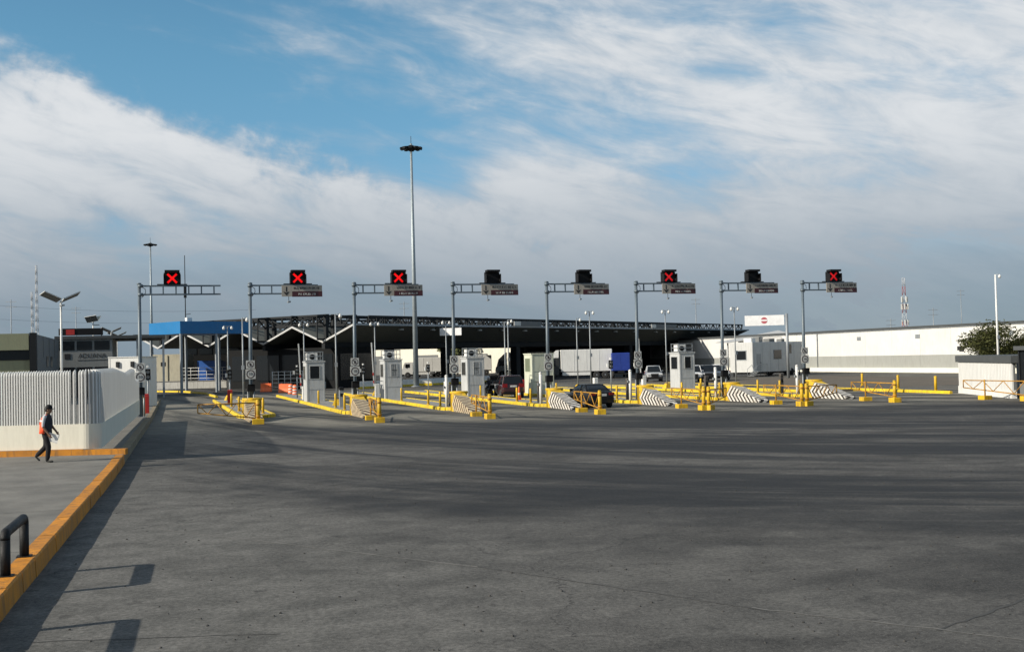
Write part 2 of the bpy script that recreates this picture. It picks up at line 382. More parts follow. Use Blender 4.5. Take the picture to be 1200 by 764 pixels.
def chevron_material(name, c1, c2, period):
    m = bpy.data.materials.new(name); m.use_nodes = True; h = NG(m.node_tree); b = m.node_tree.nodes['Principled BSDF']
    t = h.node('ShaderNodeTexCoord'); x, y, z = h.sep(t.outputs['Object'])
    vv = h.math('ADD', y, h.math('ADD', h.math('MULTIPLY', h.math('ABSOLUTE', h.math('SUBTRACT', z, 0.42)), 1.15), h.math('MULTIPLY', h.math('ADD', x, 0.52), 0.9)))
    s = h.math('GREATER_THAN', h.math('FRACT', h.math('DIVIDE', vv, period)), 0.5)
    oi = h.node('ShaderNodeObjectInfo'); off = h.math('MULTIPLY', oi.outputs['Random'], 20)
    n = h.noise(h.vmath('ADD', t.outputs['Object'], h.comb(off, off, off)), 3.0, 5, 0.65)
    c = h.mix(s, (*c1, 1), (*c2, 1)); c = h.mix(h.math('GREATER_THAN', vv, 4.3), c, (0.60, 0.38, 0.01, 1))
    c = h.mix(h.map(n, 0.46, 0.66, 0, 0.7), c, (0.17, 0.145, 0.11, 1))
    h.l.new(c, b.inputs['Base Color']); b.inputs['Roughness'].default_value = 0.7
    return m
CHEV = chevron_material('black_white_chevrons', (0.018, 0.016, 0.016), (0.60, 0.57, 0.52), 0.47)
CHEVB = chevron_material('brown_cream_chevrons', (0.06, 0.028, 0.016), (0.52, 0.43, 0.28), 0.47)

# ================================================================== SETTING
gm = MB(); S = 2500
gm.face([(-S, -S, 0), (S, -S, 0), (S, S, 0), (-S, S, 0)])
ground = struct(gm.build('plaza_ground', PLAZA))
# sealed joints between the cast slabs
def joint(a, b, w, m=JOINT):
    a, b = Vector(a), Vector(b); d = (b-a).normalized(); n = Vector((-d.y, d.x, 0))*w/2; mb = MB(); N = 14; L = []; Rr = []
    for i in range(N+1):
        p = a.lerp(b, i/N); k = random.uniform(0.5, 1.2); q = Vector((random.uniform(-.03, .03), random.uniform(-.03, .03), 0)); L.append(p+q+n*k+Vector((0, 0, .004))); Rr.append(p+q-n*k+Vector((0, 0, .004)))
    for i in range(N): mb.face([Rr[i], Rr[i+1], L[i+1], L[i]])
    return mb.build('slab_joint', m, ground)
joint(G(190, 620), G(560, 664), 0.045); joint(G(560, 664), G(900, 715), 0.035, JOINTD); joint(G(880, 712), G(1230, 752), 0.04)
joint(G(1098, 738), G(1230, 692), 0.05, JOINTD); joint(G(170, 574), G(640, 594), 0.03, JOINTD); joint(G(40, 752), G(330, 742), 0.025, JOINTD)
joint(G(120, 590), G(420, 596), 0.03, JOINTD); joint(G(200, 545), G(700, 560), 0.06, JOINTD)

# left pavement with amber kerb stones
KOLD = mat('bare_kerb_concrete', (0.20, 0.16, 0.10), 0.9, 0, 0.3, 1.5, bump=0.5, dirt=0.6)
KP = [(2, -2.5), (16.4, -1.97), (35, -1.27), (69, -0.45), (111, 0.2), (150, 0.8)]
def KX(y):
    for (a, b), (c, d) in zip(KP[:-1], KP[1:]):
        if a <= y <= c: return b+(d-b)*(y-a)/(c-a)
    return KP[0][1] if y < KP[0][0] else KP[-1][1]
pv = MB(); n = 30
ys = [2+(110-2)*i/n for i in range(n+1)]
for a, b in zip(ys[:-1], ys[1:]):
    pv.face([(-70, a, .292), (KX(a)-.27, a, .292), (KX(b)-.27, b, .292), (-70, b, .292)])
pavement = struct(pv.build('pavement', PAVE))
y = 3.0
while y < 108:
    L = 1.25 if y < 45 else 2.5
    y2 = y+L-0.02; dz = random.uniform(-.006, .006); jx = random.uniform(-.008, .008); b = 0.025; h_ = .30+dz
    rings = []
    for yy in (y, y2):
        k = KX(yy)+jx
        rings.append([(k-.27, yy, -.05), (k+.02, yy, -.05), (k, yy, h_-b), (k-b, yy, h_), (k-.27, yy, h_)])
    MB().loft(rings).build('kerb_stone', AMB if y < 40.2 else KOLD, pavement); y += L
# pavement slab joints
for yy in (9, 14.5, 20, 25.5, 31, 36.5):
    mb = MB(); mb.face([(-14, yy, .2955), (KX(yy)-.3, yy, .2955), (KX(yy)-.3, yy+.02, .2955), (-14, yy+.02, .2955)]); mb.build('slab_joint', JOINTD, pavement)

# toll islands
P_, X0, YR = 6.24, -1.0, 70.0
def XK(k): return X0+P_*k
islands = []
def kerb_stone_mesh(L, w=.24, h=.2):
    b = .05
    mb = MB(); mb.prism([(-w/2, -.05), (w/2, -.05), (w/2, h-b), (w/2-b, h), (-w/2+b, h), (-w/2, h-b)], 0, L-.02, 'XZ')
    me = bpy.data.meshes.new('kerb_stone'); me.from_pydata(mb.v, [], mb.f); me.materials.append(YELK); return me
KS = kerb_stone_mesh(2.4); KSS = kerb_stone_mesh(0.72)
def kerb_run(parent, a, b, short=False):
    a, b = Vector(a), Vector(b); d = b-a; L = d.length; st = .72 if short else 2.4; nst = max(1, round(L/st)); sc_ = L/(nst*st); rz = math.atan2(d.y, d.x)-math.pi/2
    for i in range(nst):
        o = link('kerb_stone', KSS if short else KS, parent, a+d*(i/nst), rz+random.uniform(-.006, .006)); o.scale = (1, sc_, 1+random.uniform(-.04, .04))
ISL = {}
for k in range(1, 8):
    xl, xr, y0, y1 = XK(k)-.65, XK(k)+1.35, YR-.2, 112.0
    if k == 1: y1 = 104
    mb = MB(); mb.bb(xl+.1, xr-.1, y0+.5, y1-.1, -.02, .165)
    o = struct(mb.build('traffic_island', CONC)); ISL[k] = o
    kerb_run(o, (xl, y0+.9, 0), (xl, y1, 0)); kerb_run(o, (xr, y0+.9, 0), (xr, y1, 0))
    c = [(xl, y0+.9), (xl+.12, y0+.42), (xl+.5, y0+.06), ((xl+xr)/2, y0-.08), (xr-.5, y0+.06), (xr-.12, y0+.42), (xr, y0+.9)]
    for p, q in zip(c[:-1], c[1:]): kerb_run(o, (*p, 0), (*q, 0), True)
# far crossing kerb that closes the first lane, and right-hand kerb
o = struct(MB().bb(47.1, 51.6, 77, 112, -.02, .16).build('median', DIRT))
kerb_run(o, (51.7, 66.5, 0), (51.4, 112, 0)); kerb_run(o, (47.2, 78, 0), (47.2, 112, 0)); kerb_run(o, (47.2, 78, 0), (51.5, 77, 0))
pts = [G(183, 459.5, 0), G(215, 459.8, 0), G(240, 462, 0), G(254, 466, 0)]
cm = MB(); cm.face([(p.x, p.y+.1, .15) for p in pts]+[(pts[-1].x+.2, pts[-1].y+14, .15), (pts[0].x, pts[0].y+10, .15)])
cr = struct(cm.build('verge', CONC))
for p, q in zip(pts[:-1], pts[1:]): kerb_run(cr, p, q)
# bare earth yard before the warehouse
yd = MB(); yd.face([(53.5, 82, .004), (80, 82, .004), (80, 124, .004), (53.5, 124, .004)]); struct(yd.build('yard_ground', DIRT))

# ================================================================== LEFT SLATTED FENCE
fence = thing('slatted_fence', 'white vertical slat fence on cream low wall, curving round the pavement corner', 'fence')
RC = 0.45
path = []                                    # (x, y, outward normal angle) along the fence line
A = Vector((-2.35, 41.6, 0)); B = Vector((-1.05, 69.2, 0))
TH = R(17.1)                                  # front run turns 17 degrees off the lane line
cc_ = Vector((-1.85-RC, 41.2+RC)); ta = -math.pi/2-TH
p0_ = cc_+Vector((RC*math.cos(ta), RC*math.sin(ta))); fd = Vector((-math.cos(TH), math.sin(TH)))
for i in range(0, 40): q = p0_+fd*(8.6*(1-i/39)); path.append((q.x, q.y))
for i in range(1, 10):
    t = ta+(-ta)*i/10; path.append((cc_.x+RC*math.cos(t), cc_.y+RC*math.sin(t)))
for i in range(0, 30):
    f = i/29; path.append((-1.85+f*.80, 41.65+f*27.5))
def wall_strip(th0, th1, z0, z1, name, m, upto=None):
    mb = MB(); rings = []
    for i, (x, y_) in enumerate(path[:upto]):
        a = Vector((*path[max(0, i-1)], 0)); b = Vector((*path[min(len(path)-1, i+1)], 0)); d = (b-a).normalized(); nn = Vector((d.y, -d.x, 0)); p = Vector((x, y_, 0))
        rings.append([p+nn*th0+Vector((0, 0, z0)), p-nn*th1+Vector((0, 0, z0)), p-nn*th1+Vector((0, 0, z1)), p+nn*th0+Vector((0, 0, z1))])
    mb.loft(rings, True); return mb.build(name, m, fence)
wall_strip(.09, .0, .28, .49, 'painted_plinth', AMB, 40)
q0_, q1_ = p0_-fd*.01, p0_-fd*1.42
MB().loft([[(q.x-.27*.5*k*math.sin(TH), q.y-.27*.5*k*math.cos(TH), z_) for k, z_ in ((.67, .28), (-1.4, .28), (-1.4, .47), (.67, .47))] for q in (q0_, q1_)]).build('plinth_end', AMB, fence)
wall_strip(.0, .22, .50, 1.33, 'low_wall', CREAM)
def slat_mesh(w, d, z0, z1):
    mb = MB(); c = .06
    mb.loft([[(-w/2, -d/2, z0), (w/2, -d/2, z0), (w/2, d/2, z0), (-w/2, d/2, z0)], [(-w/2, -d/2, z1-c), (w/2, -d/2, z1-c), (w/2, d/2, z1-c*.2), (-w/2, d/2, z1-c*.2)],
             [(-w/2*.7, -d/2+.03, z1-.01), (w/2*.7, -d/2+.03, z1-.01), (w/2*.7, d/2-.02, z1+.02), (-w/2*.7, d/2-.02, z1+.02)]])
    me = bpy.data.meshes.new('slat'); me.from_pydata(mb.v, [], mb.f); me.materials.append(SLAT); return me
SM = slat_mesh(.040, .19, 0, 1)
def slat(x, y_, ang, z0, z1, w=1.0):
    o = link('slat', SM, fence, (x, y_, z0), ang); o.scale = (w, 1, z1-z0)
zt0 = 3.10; inn = Vector((math.sin(TH), math.cos(TH)))*.11
for i in range(74):
    q = p0_+fd*(.05+i*.0865+(.10 if i > 1 else 0)+(.08 if i > 2 else 0))+inn; slat(q.x, q.y, -TH+random.uniform(-.02, .02), 1.28, zt0+random.uniform(-.008, .008))
for i in range(6):
    t = ta+(-ta)*(i+.5)/6; r_ = RC-.11
    slat(cc_.x+r_*math.cos(t), cc_.y+r_*math.sin(t), t+math.pi/2, 1.28, 3.12, 1.1)
prof = [(41, 3.12), (50, 3.14), (54, 3.02), (58, 2.90), (62, 3.04), (64.4, 3.08), (64.45, 2.58), (67, 2.42), (69.5, 2.52)]
yy = 41.8
while yy < 69.0:
    for (a, za), (b, zb) in zip(prof[:-1], prof[1:]):
        if a <= yy < b: zt = za+(zb-za)*(yy-a)/(b-a)
    slat(-1.85+.80*(yy-41.65)/27.5-.10, yy, math.pi/2, 1.28, zt, 1.5); yy += .155

# ================================================================== PIPE RAIL ON THE KERB
mat('worn_black_paint', (0.009, 0.0095, 0.010), 0.6, 0, 0.4, 6, bump=0.3, dirt=0.25, dirtcol=(.06, .06, .06), spec=0.25)
def hoop(y1, y0, lab):
    a, b = Vector((KX(y1)-.18, y1, .3)), Vector((KX(y0)-.18, y0, .3)); hh = .60; L = (b-a).length; d = (b-a).normalized()
    T = thing('pipe_rail', lab, 'rail', a, 0, 'black pipe rail hoops on the kerb')
    rr = .07; up_ = Vector((0, 0, 1)); pts = []
    for e, sg in ((Vector((0, 0, 0)), 1), (d*L, -1)):
        arc = [e+d*sg*(.09-.09*math.cos(t))+up_*(hh-.09+.09*math.sin(t)) for t in [R(90*i/6) for i in range(7)]]
        pts += arc if sg == 1 else arc[::-1]
    MB().poly_tube(pts, rr, 16).build('top_rail', MATS['worn_black_paint'], T)
    for e in (Vector((0, 0, 0)), d*L):
        mb = MB(); mb.tube(e, e+up_*(hh-.09), rr, n=16); mb.build('leg', MATS['worn_black_paint'], T)
        mb = MB(); mb.box(e+up_*.008, (.22, .22, .016)); mb.build('foot_plate', MATS['worn_black_paint'], T)
hoop(19.45, 17.7, 'thick black pipe hoop on the amber kerb, seen beyond the pavement edge')
hoop(15.25, 13.45, 'thick black pipe hoop on the amber kerb, second one back from the toll islands')

# ================================================================== GANTRIES
ORD = ['first', 'second', 'third', 'fourth', 'fifth', 'sixth', 'seventh', 'eighth']
def glyph_row(x0, x1, z, h, rng):
    """illegible small capitals, as strokes"""
    mb = MB(); x = x0
    while x < x1:
        w = h*rng.uniform(.45, .75); st = h*.2
        if rng.random() < .12: x += w*.8; continue
        mb.bb(x, x+st, 0, .006, z-h/2, z+h/2)
        t = rng.choice('EAOITL')
        if t in 'EAO': mb.bb(x+st, x+w, 0, .006, z+h/2-st, z+h/2); mb.bb(x+st, x+w*.9, 0, .006, z-st/2, z+st/2)
        if t in 'EOL': mb.bb(x+st, x+w, 0, .006, z-h/2, z-h/2+st)
        if t in 'AO': mb.bb(x+w-st, x+w, .0001, .0061, z-h/2+st, z+h/2-st)
        x += w+h*.18
    return mb
def gantry(k):
    lit = k in (0, 1, 2, 5, 7)
    state = {0: 'bare truss arm with bright red cross, rising beside the slatted fence'}.get(k) or '%s island, %s' % (ORD[k-1], {1: 'bright red cross lit', 2: 'bright red cross lit', 3: 'signal box unlit', 4: 'signal box unlit', 5: 'dim red cross', 6: 'signal box unlit', 7: 'dim red cross'}[k])
    lab = 'grey lane gantry, '+state if k == 0 else 'grey lane gantry with sign panel on the %s from the slatted fence' % state.replace('island,', 'island, %s,' % '').replace(', ,', ',')
    lab = ('grey lane gantry, bare truss arm with bright red cross, beside the slatted fence' if k == 0 else
           'grey lane gantry on the %s island from the slatted fence, %s' % (ORD[k-1], {1: 'red cross lit', 2: 'red cross lit', 3: 'signal unlit', 4: 'signal unlit', 5: 'dim red cross', 6: 'signal unlit', 7: 'dim red cross'}[k]))
    zb = .29 if k == 0 else .16
    T = thing('lane_gantry', lab, 'gantry', (XK(k), YR+.3, zb), 0, 'lane signal gantries over the toll lanes')
    H = 8.0-zb
    mb = MB(); mb.tube((0, 0, 0), (.07 if k else -.0, 0, H), .115, .095, n=14); mb.lathe((.07 if k else 0, 0, H), [(.13, -.03), (.13, .05), (.02, .07)], 12); mb.build('post', STEELG, T)
    mb = MB(); mb.box((0, 0, .015), (.42, .42, .03)); 
    for sx in (-1, 1):
        for sy in (-1, 1): mb.tube((sx*.16, sy*.16, .03), (sx*.16, sy*.16, .09), .02, n=6)
    mb.build('base_plate', GALV, T)
    LA = 4.6 if k == 0 else 4.1
    for z_ in (H-.12, H-.62):
        mb = MB(); mb.bar((.08, 0, z_), (LA, 0, z_), .09); mb.lathe((.07, 0, z_), [(.15, -.09), (.15, .09)], 12); mb.build('arm_chord', STEELG, T)
    x = .62; 
    while x < LA+.05:
        mb = MB(); mb.bar((min(x, LA-.045), 0, H-.575), (min(x, LA-.045), 0, H-.165), .075); mb.build('arm_strut', STEELG, T); x += .72
    mb = MB(); mb.poly_tube([Vector((.12, .0, H-.15)), Vector((.34, -.02, H-.30)), Vector((.36, -.02, H-.5)), Vector((.2, -.02, H-.74)), Vector((.12, 0, H-.8))], .018, 6); mb.build('cable', BLACK, T)
    # signal box
    xs = 1.85 if k == 0 else (2.9, 2.85, 2.68, 2.62, 2.45, 2.45, 2.55)[k-1]
    zb_ = H-.07
    mb = MB(); mb.bb(xs-.47, xs+.47, -.02, .26, zb_, zb_+.72); mb.build('signal_box', BLACK, T)
    mb = MB(); mb.bb(xs-.42, xs+.42, -.36, .2, zb_+.725, zb_+.86); mb.bb(xs-.485, xs-.455, -.34, -.0, zb_+.05, zb_+.60); mb.bb(xs+.455, xs+.485, -.34, -.0, zb_+.05, zb_+.60); mb.build('visor', BLACK, T)
    mb = MB(); mb.bb(xs-.85, xs+.85, -.05, .12, zb_+.01, zb_+.06); mb.build('mounting_rail', DARKST, T)
    if lit:
        mb = MB(); c = .26
        for s in (-1, 1):
            w = .058; d = Vector((c, 0, s*c)); nn = Vector((-s*c, 0, c)).normalized()*w; cz = Vector((xs, -.03, zb_+.39)); y_ = -.028 if s == 1 else -.031
            mb.face([Vector((p.x, y_, p.z)) for p in (cz-d-nn, cz+d-nn, cz+d+nn, cz-d+nn)])
        mb.build('red_cross', LED if k < 3 else LEDDIM, T)
    # sign panel
    if k > 0:
        px0, px1, z0, z1 = 1.92, 4.34, H-.80, H-.13
        mb = MB(); mb.bb(px0, px1, -.10, -.06, z0, z1); pn = mb.build('sign_panel', SIGNB, T)
        mb = MB(); mb.bb(px0+.62, px1+.01, -.107, -.1005, z0-.02, z0+.31); mb.build('maroon_band', MAROON, pn)
        rng = random.Random(40+k)
        a = glyph_row(px0+.72, px1-.12, z1-.17, .13, rng); o = a.build('lettering', SIGNK, pn); o.location.y = -.108; o['kind'] = 'stuff'
        a = glyph_row(px0+.95, px1-.35, z0+.14, .12, rng); o = a.build('lettering', SIGNW, pn); o.location.y = -.115; o['kind'] = 'stuff'
        ax, az_ = px0+.28, (z0+z1)/2
        mb = MB(); mb.bb(ax-.035, ax+.035, -.107, -.101, az_-.05, az_+.26); mb.face([(ax-.2, -.1075, az_-.02), (ax, -.1075, az_-.28), (ax+.2, -.1075, az_-.02), (ax, -.1075, az_-.1)]); mb.build('arrow', SIGNK, pn)
        mb = MB(); mb.tube((px0+.42, -.02, z0+.12), (px0+.42, -.02, z0-.3), .02, n=6); mb.tube((px0+.34, -.1, z0-.34), (px0+.52, .05, z0-.30), .05, n=8); mb.build('lane_camera', GALV, T)
    # speed-limit plates and control box on the post
    if True:
        zs = 2.6-zb
        mb = MB(); mb.bev((0, -.165, zs), (.58, .02, .58), .004); pl = mb.build('speed_plate', SIGNW, T)
        mb = MB(); N = 24
        for i in range(N):
            t0, t1 = 2*math.pi*i/N, 2*math.pi*(i+1)/N
            mb.face([(r_*math.cos(t), -.179, zs+r_*math.sin(t)) for r_, t in ((.19, t0), (.25, t0), (.25, t1), (.19, t1))])
        mb.build('ring', mat('faded_sign_ring', (0.05, 0.03, 0.03), 0.6), pl)
        text('10', .24, SIGNK, pl, (0, -.18, zs))
        zs2 = zs+.57
        mb = MB(); mb.bev((0, -.165, zs2), (.5, .02, .48), .004); p2 = mb.build('regulatory_plate', SIGNW, T)
        mb = MB()
        for i in range(N):
            t0, t1 = 2*math.pi*i/N, 2*math.pi*(i+1)/N
            mb.face([(r_*math.cos(t), -.179, zs2+r_*math.sin(t)) for r_, t in ((.16, t0), (.2, t0), (.2, t1), (.16, t1))])
        mb.bar((-.13, -.1785, zs2+.13), (.13, -.1785, zs2-.13), .004, .045); mb.build('ring', MATS['faded_sign_ring'], p2)
        mb = MB(); mb.bb(-.05, .05, -.18, -.15, zs2-.1, zs2+.08); mb.build('emblem', SIGNK, p2)
        for zz in (zs, zs2):
            mb = MB(); mb.bb(-.12, .12, -.153, .13, zz-.03, zz+.03); mb.build('bracket', GALV, T)
        mb = MB(); mb.bev((0, -.24, 1.78-zb), (.46, .26, .4), .015); mb.bb(-.2, .2, -.46, -.1, 1.985-zb, 2.0-zb); mb.build('control_box', BLACK, T)
        mb = MB(); mb.tube((-.17, -.1, 0), (-.17, -.1, 1.6-zb), .045, n=8); mb.tube((.17, -.1, 0), (.17, -.1, 1.6-zb), .045, n=8); mb.build('conduit', GALV, T)
    return T
for k in range(8): gantry(k)

# ================================================================== ISLAND FURNITURE
# nose: drum + chevron wedge
for k in range(1, 8):
    w = thing('island_nose', 'yellow drum and chevron wedge at the foot of the %s gantry from the slatted fence' % ORD[k], 'crash block', (XK(k), 64.6, 0), 0, 'chevron nose blocks of the toll islands')
    MB().lathe((-.02, 4.45, 0), [(.52, 0), (.52, 1.06), (.57, 1.08), (.57, 1.18), (.53, 1.21), (.05, 1.22)], 28).build('drum', YEL, w)
    mb = MB(); x0, x1 = -.52, .22
    side = [(0, 0), (0, .14), (.1, .20), (3.9, 1.10), (4.3, 1.12), (4.3, 0)]
    mb.loft([[(x0, a, b) for a, b in side], [(x1, a, b) for a, b in side]], True)
    mb.build('wedge', CHEVB if k in (1, 2, 3) else CHEV, w)

# toll booths
def booth(k, yb, style):
    lab = {2: 'white toll booth with one big black window and roof cage', 3: 'white toll booth with roof cage, between the third and fifth gantries from the slatted fence',
           4: 'white toll booth with roof cage just behind an orange cone', 5: 'plain beige toll booth without a roof cage', 7: 'white toll booth with dark side window, beside the white inspection trailer'}[k]
    lab = {3: 'white toll booth with roof cage, on the third island from the slatted fence', 4: 'white toll booth with roof cage, on the fourth island from the slatted fence'}.get(k, lab)
    T = thing('toll_booth', lab, 'toll booth', (XK(k)+.25, yb, .165), 0, 'toll booths on the islands')
    W, Dp, H = (1.45, 1.9, 3.05) if k != 5 else (1.95, 2.0, 3.25)
    m = BEIGE if k == 5 else OFFW
    if k == 5: m = mat('pale_green_booth_panel', (0.50, 0.52, 0.42), 0.6, 0, 0.06, 1.2, dirt=0.2)
    a, b = W/2, Dp/2
    mb = MB(); mb.bev((0, 0, H/2), (W, Dp, H), .03); mb.build('shell', m, T)
    mb = MB(); mb.bb(-a-.05, a+.05, -b-.05, b+.05, H+.002, H+.09); mb.build('roof', m, T)
    for z_ in (H*.30, H*.56):
        mb = MB(); mb.bb(-a+.03, a-.03, -b-.012, -b-.002, z_-.012, z_+.012); mb.build('panel_seam', GALV, T)
    for sx in (-1, 1):
        mb = MB(); mb.bb(sx*(a-.09)-.05, sx*(a-.09)+.05, -b-.016, -b-.002, .02, H-.02); mb.build('corner_trim', m, T)
    z0, z1 = H*.58, H*.90
    def window(x0, x1, y_, z0, z1, frame=m, glass=GLASS, name='window'):
        mb = MB(); t = .04
        mb.bb(x0-t, x1+t, y_-.03, y_-.004, z0-t, z0); mb.bb(x0-t, x1+t, y_-.03, y_-.004, z1, z1+t); mb.bb(x0-t, x0, y_-.03, y_-.004, z0, z1); mb.bb(x1, x1+t, y_-.03, y_-.004, z0, z1)
        o = mb.build(name, frame, T); g_ = MB(); g_.bb(x0, x1, y_-.018, y_-.003, z0, z1); g_.build('pane', glass, o); return o
    if k == 2: window(-.42, .30, -b, z0, z1)
    elif k in (3, 4):
        o = window(-.15, .30, -b, z0, z1, OFFW, mat('painted_reflection_pane', (0.35, 0.36, 0.36), 0.15, 0, 0.5, 9))  # pale mottle in the pane colour stands in for reflections
        mb = MB()
        for i in range(3): mb.bb(-.12+.15*i, -.09+.15*i, -b-.034, -b-.0305, z0, z1)
        mb.bb(-.15, .3, -b-.035, -b-.031, (z0+z1)/2-.02, (z0+z1)/2+.02); mb.build('bars', DARKST, o)
    elif k == 7: window(-.2, .35, -b, z0, z1)
    # side window towards the lane on the left
    mb = MB(); t = .03; y0, y1 = -b+.35, b-.35
    mb.bb(-a-.02, -a-.003, y0, y1, z0-.05, z1); o = mb.build('side_window', GLASS if k != 5 else mat('green_louvre', (0.12, 0.14, 0.09), 0.6), T)
    mb = MB(); mb.bb(-a-.03, -a-.003, y0-.05, y0, z0-.1, z1+.05); mb.bb(-a-.03, -a-.003, y1, y1+.05, z0-.1, z1+.05); mb.bb(-a-.03, -a-.003, y0, y1, z1, z1+.05); mb.bb(-a-.03, -a-.003, y0, y1, z0-.1, z0-.05); mb.build('frame', m, o)
    if k != 5:
        zr = H+.09; hc = .72
        for sx in (-.62, 0, .62):
            for sy in (-.75, .75):
                mb = MB(); mb.bar((sx, sy, zr), (sx, sy, zr+hc), .05); mb.build('cage_post', GALV, T)
        for z_ in (zr+.06, zr+hc*.52, zr+hc):
            for sy in (-.75, .75):
                mb = MB(); mb.bar((-.66, sy, z_), (.66, sy, z_), .05); mb.build('cage_rail', GALV, T)
            for sx in (-.62, .62):
                mb = MB(); mb.bar((sx, -.72, z_), (sx, .72, z_), .04); mb.build('cage_rail', GALV, T)
        mb = MB(); mb.bev((-.15, .05, zr+.33), (.85, .7, .6), .03); ac = mb.build('air_conditioner', WHITE, T)
        mb = MB(); mb.lathe((-.15, -.302, zr+.33), [(.22, 0), (.22, -.01), (.05, -.012)], 20, 'Y'); mb.build('fan_grille', DARKST, ac)
    mb = MB(); mb.bb(a+.01, a+.16, -.3, .1, 1.0, 1.5); mb.build('meter_box', GALV, T)
    return T
for k, yb in ((2, 91.6), (3, 92.0), (4, 89.8), (5, 91.6), (7, 90.2)): booth(k, yb, 0)

def yrow(k, r):
    """distance down the island whose picture lies at fraction r of the way from the vanishing point to the gantry"""
    Zk = XK(k)*math.sin(PSI)+(YR+.3)*math.cos(PSI)
    return YR+.3+(Zk/r-Zk)/math.cos(PSI)
# camera poles
def cam_pole(loc, h, label, twin=False, foot=True, r=.055, col_=None):
    T = thing('camera_pole', label, 'camera pole', loc, random.uniform(-.3, .3), 'slim camera poles around the toll plaza')
    m = col_ or GALV
    mb = MB(); mb.tube((0, 0, 0), (0, 0, h), r*1.15, r*.8, n=10); mb.build('pole', m, T)
    if foot:
        mb = MB(); mb.loft([[(-.32, -.32, 0), (.32, -.32, 0), (.32, .32, 0), (-.32, .32, 0)], [(-.14, -.14, .42), (.14, -.14, .42), (.14, .14, .42), (-.14, .14, .42)]]); mb.build('footing', YEL, T)
    for s in ((-1, 1) if twin else (1,)):
        mb = MB(); mb.tube((0, 0, h-.05), (s*.32, -.05, h+.02), .025, n=6); br = mb.build('bracket', m, T)
        mb = MB(); mb.lathe((s*.34, -.06, h-.17), [(.02, -.14), (.09, -.10), (.12, -.02), (.12, .04), (.06, .14), (.02, .19)], 12); mb.build('dome_camera', WHITE, T)
    mb = MB(); mb.bb(-.1, .1, -.2, -.08, h*.42, h*.42+.3); mb.build('junction_box', GALV, T)
    return T
for k, r_, h, tw in ((1, .85, 6.3, False), (2, .874, 6.4, False), (1, .70, 6.3, True), (2, .717, 6.4, True), (3, .718, 6.4, True), (4, .728, 6.4, True), (5, .722, 6.5, False), (6, .735, 6.5, False), (6, .758, 7.0, True), (7, .78, 6.9, True)):
    cam_pole((XK(k)+.45, yrow(k, r_), .165), h, 'slim grey camera pole on the %s island from the slatted fence, %s camera%s' % (ORD[k-1], 'twin' if tw else 'single', ', tallest' if h == 7.0 else ''), tw)
cam_pole(G(863, 455.5, .1), 6.9, 'slim camera pole standing beside the white inspection trailer', True)
cam_pole(G(593, 463, 0), 6.3, 'slim grey camera pole directly behind the dark red van', False)
bp_ = G(1171, 452); cam_pole((bp_.x, bp_.y, 0), 8.9, 'tall pale camera pole rising behind the corrugated screen by the tree', False, False, .085, WHITE)

# barrier machines with raised arms and lamps
def barrier(k, r_, h_arm, red, label):
    T = thing('barrier_machine', label, 'barrier', (XK(k)-.05, yrow(k, r_), .165), 0, 'boom barriers on the toll islands')
    mb = MB(); mb.bev((0, 0, .55), (.36, .42, 1.1), .03); mb.build('cabinet', RED if red else WHITE, T)
    if h_arm:
        mb = MB(); mb.bar((-.25, 0, .9), (-.25-.16, 0, .9+h_arm), .07, .09); mb.build('arm', WHITE, T)
        for i in range(2):
            z_ = .5+h_arm*(.1+.18*i); mb = MB(); mb.box((-.25-.16*(z_-.5)/h_arm*1.0-.02, 0, z_+.4), (.084, .104, .22), ry=-math.atan(.16/h_arm)); mb.build('red_band', RED, T)
    return T
barrier(2, .745, 3.7, False, 'white boom barrier with raised arm beside the booth with the big black window')
barrier(3, .742, 3.7, False, 'white boom barrier with raised arm on the third island from the slatted fence')
barrier(4, .74, 0, False, 'white barrier cabinet without arm on the fourth island from the slatted fence')
barrier(5, .76, 0, True, 'red barrier cabinet on the fifth island from the slatted fence')
barrier(6, .775, 0, False, 'white barrier cabinet on the sixth island from the slatted fence')
barrier(7, .752, 3.6, False, 'white boom barrier with raised arm on the seventh island from the slatted fence')
barrier(1, .78, 0, True, 'red barrier cabinet on the first island from the slatted fence')
def signal_lamp(loc, h, label):
    T = thing('signal_lamp', label, 'signal lamp', loc, 0, 'small signal lamps on posts')
    mb = MB(); mb.tube((0, 0, 0), (0, 0, h), .05, n=10); mb.build('post', GALV, T)
    mb = MB(); mb.bb(-.16, .16, -.1, .1, h-.35, h+.35); hd = mb.build('lamp_head', BLACK, T)
    for dz in (-.16, .16):
        mb = MB(); mb.lathe((0, -.1, h+dz), [(.11, 0), (.11, -.10), (.09, -.02)], 14, 'Y'); mb.build('lens', mat('dull_lens', (0.25, 0.25, 0.24), 0.3), hd)
    mb = MB(); mb.bb(-.34, -.18, -.08, .1, h-.2, h+.1); mb.build('sensor', WHITE, T)
    mb = MB(); mb.bev((.0, 0, h+.5), (.14, .22, .14), .02); mb.build('small_camera', WHITE, T)
for k, r_ in ((1, .76), (2, .70), (3, .69), (4, .69), (6, .80), (6, .83), (7, .80)):
    signal_lamp((XK(k)+.1+(.9 if k == 6 and r_ > .81 else 0), yrow(k, r_), .165), 2.25, 'black signal lamp on grey post, %s island from the slatted fence%s' % (ORD[k-1], ', ahead' if r_ == .83 else ', behind' if r_ == .80 and k == 6 else ''))
signal_lamp((XK(0)+.35, 78, .29), 2.4, 'small black signal lamp on grey post on the pavement by the slatted fence')
barrier0 = thing('barrier_machine', 'red barrier cabinet on the pavement just past the slatted fence', 'barrier', (XK(0)+.25, 75.5, .29), 0, 'boom barriers on the toll islands')
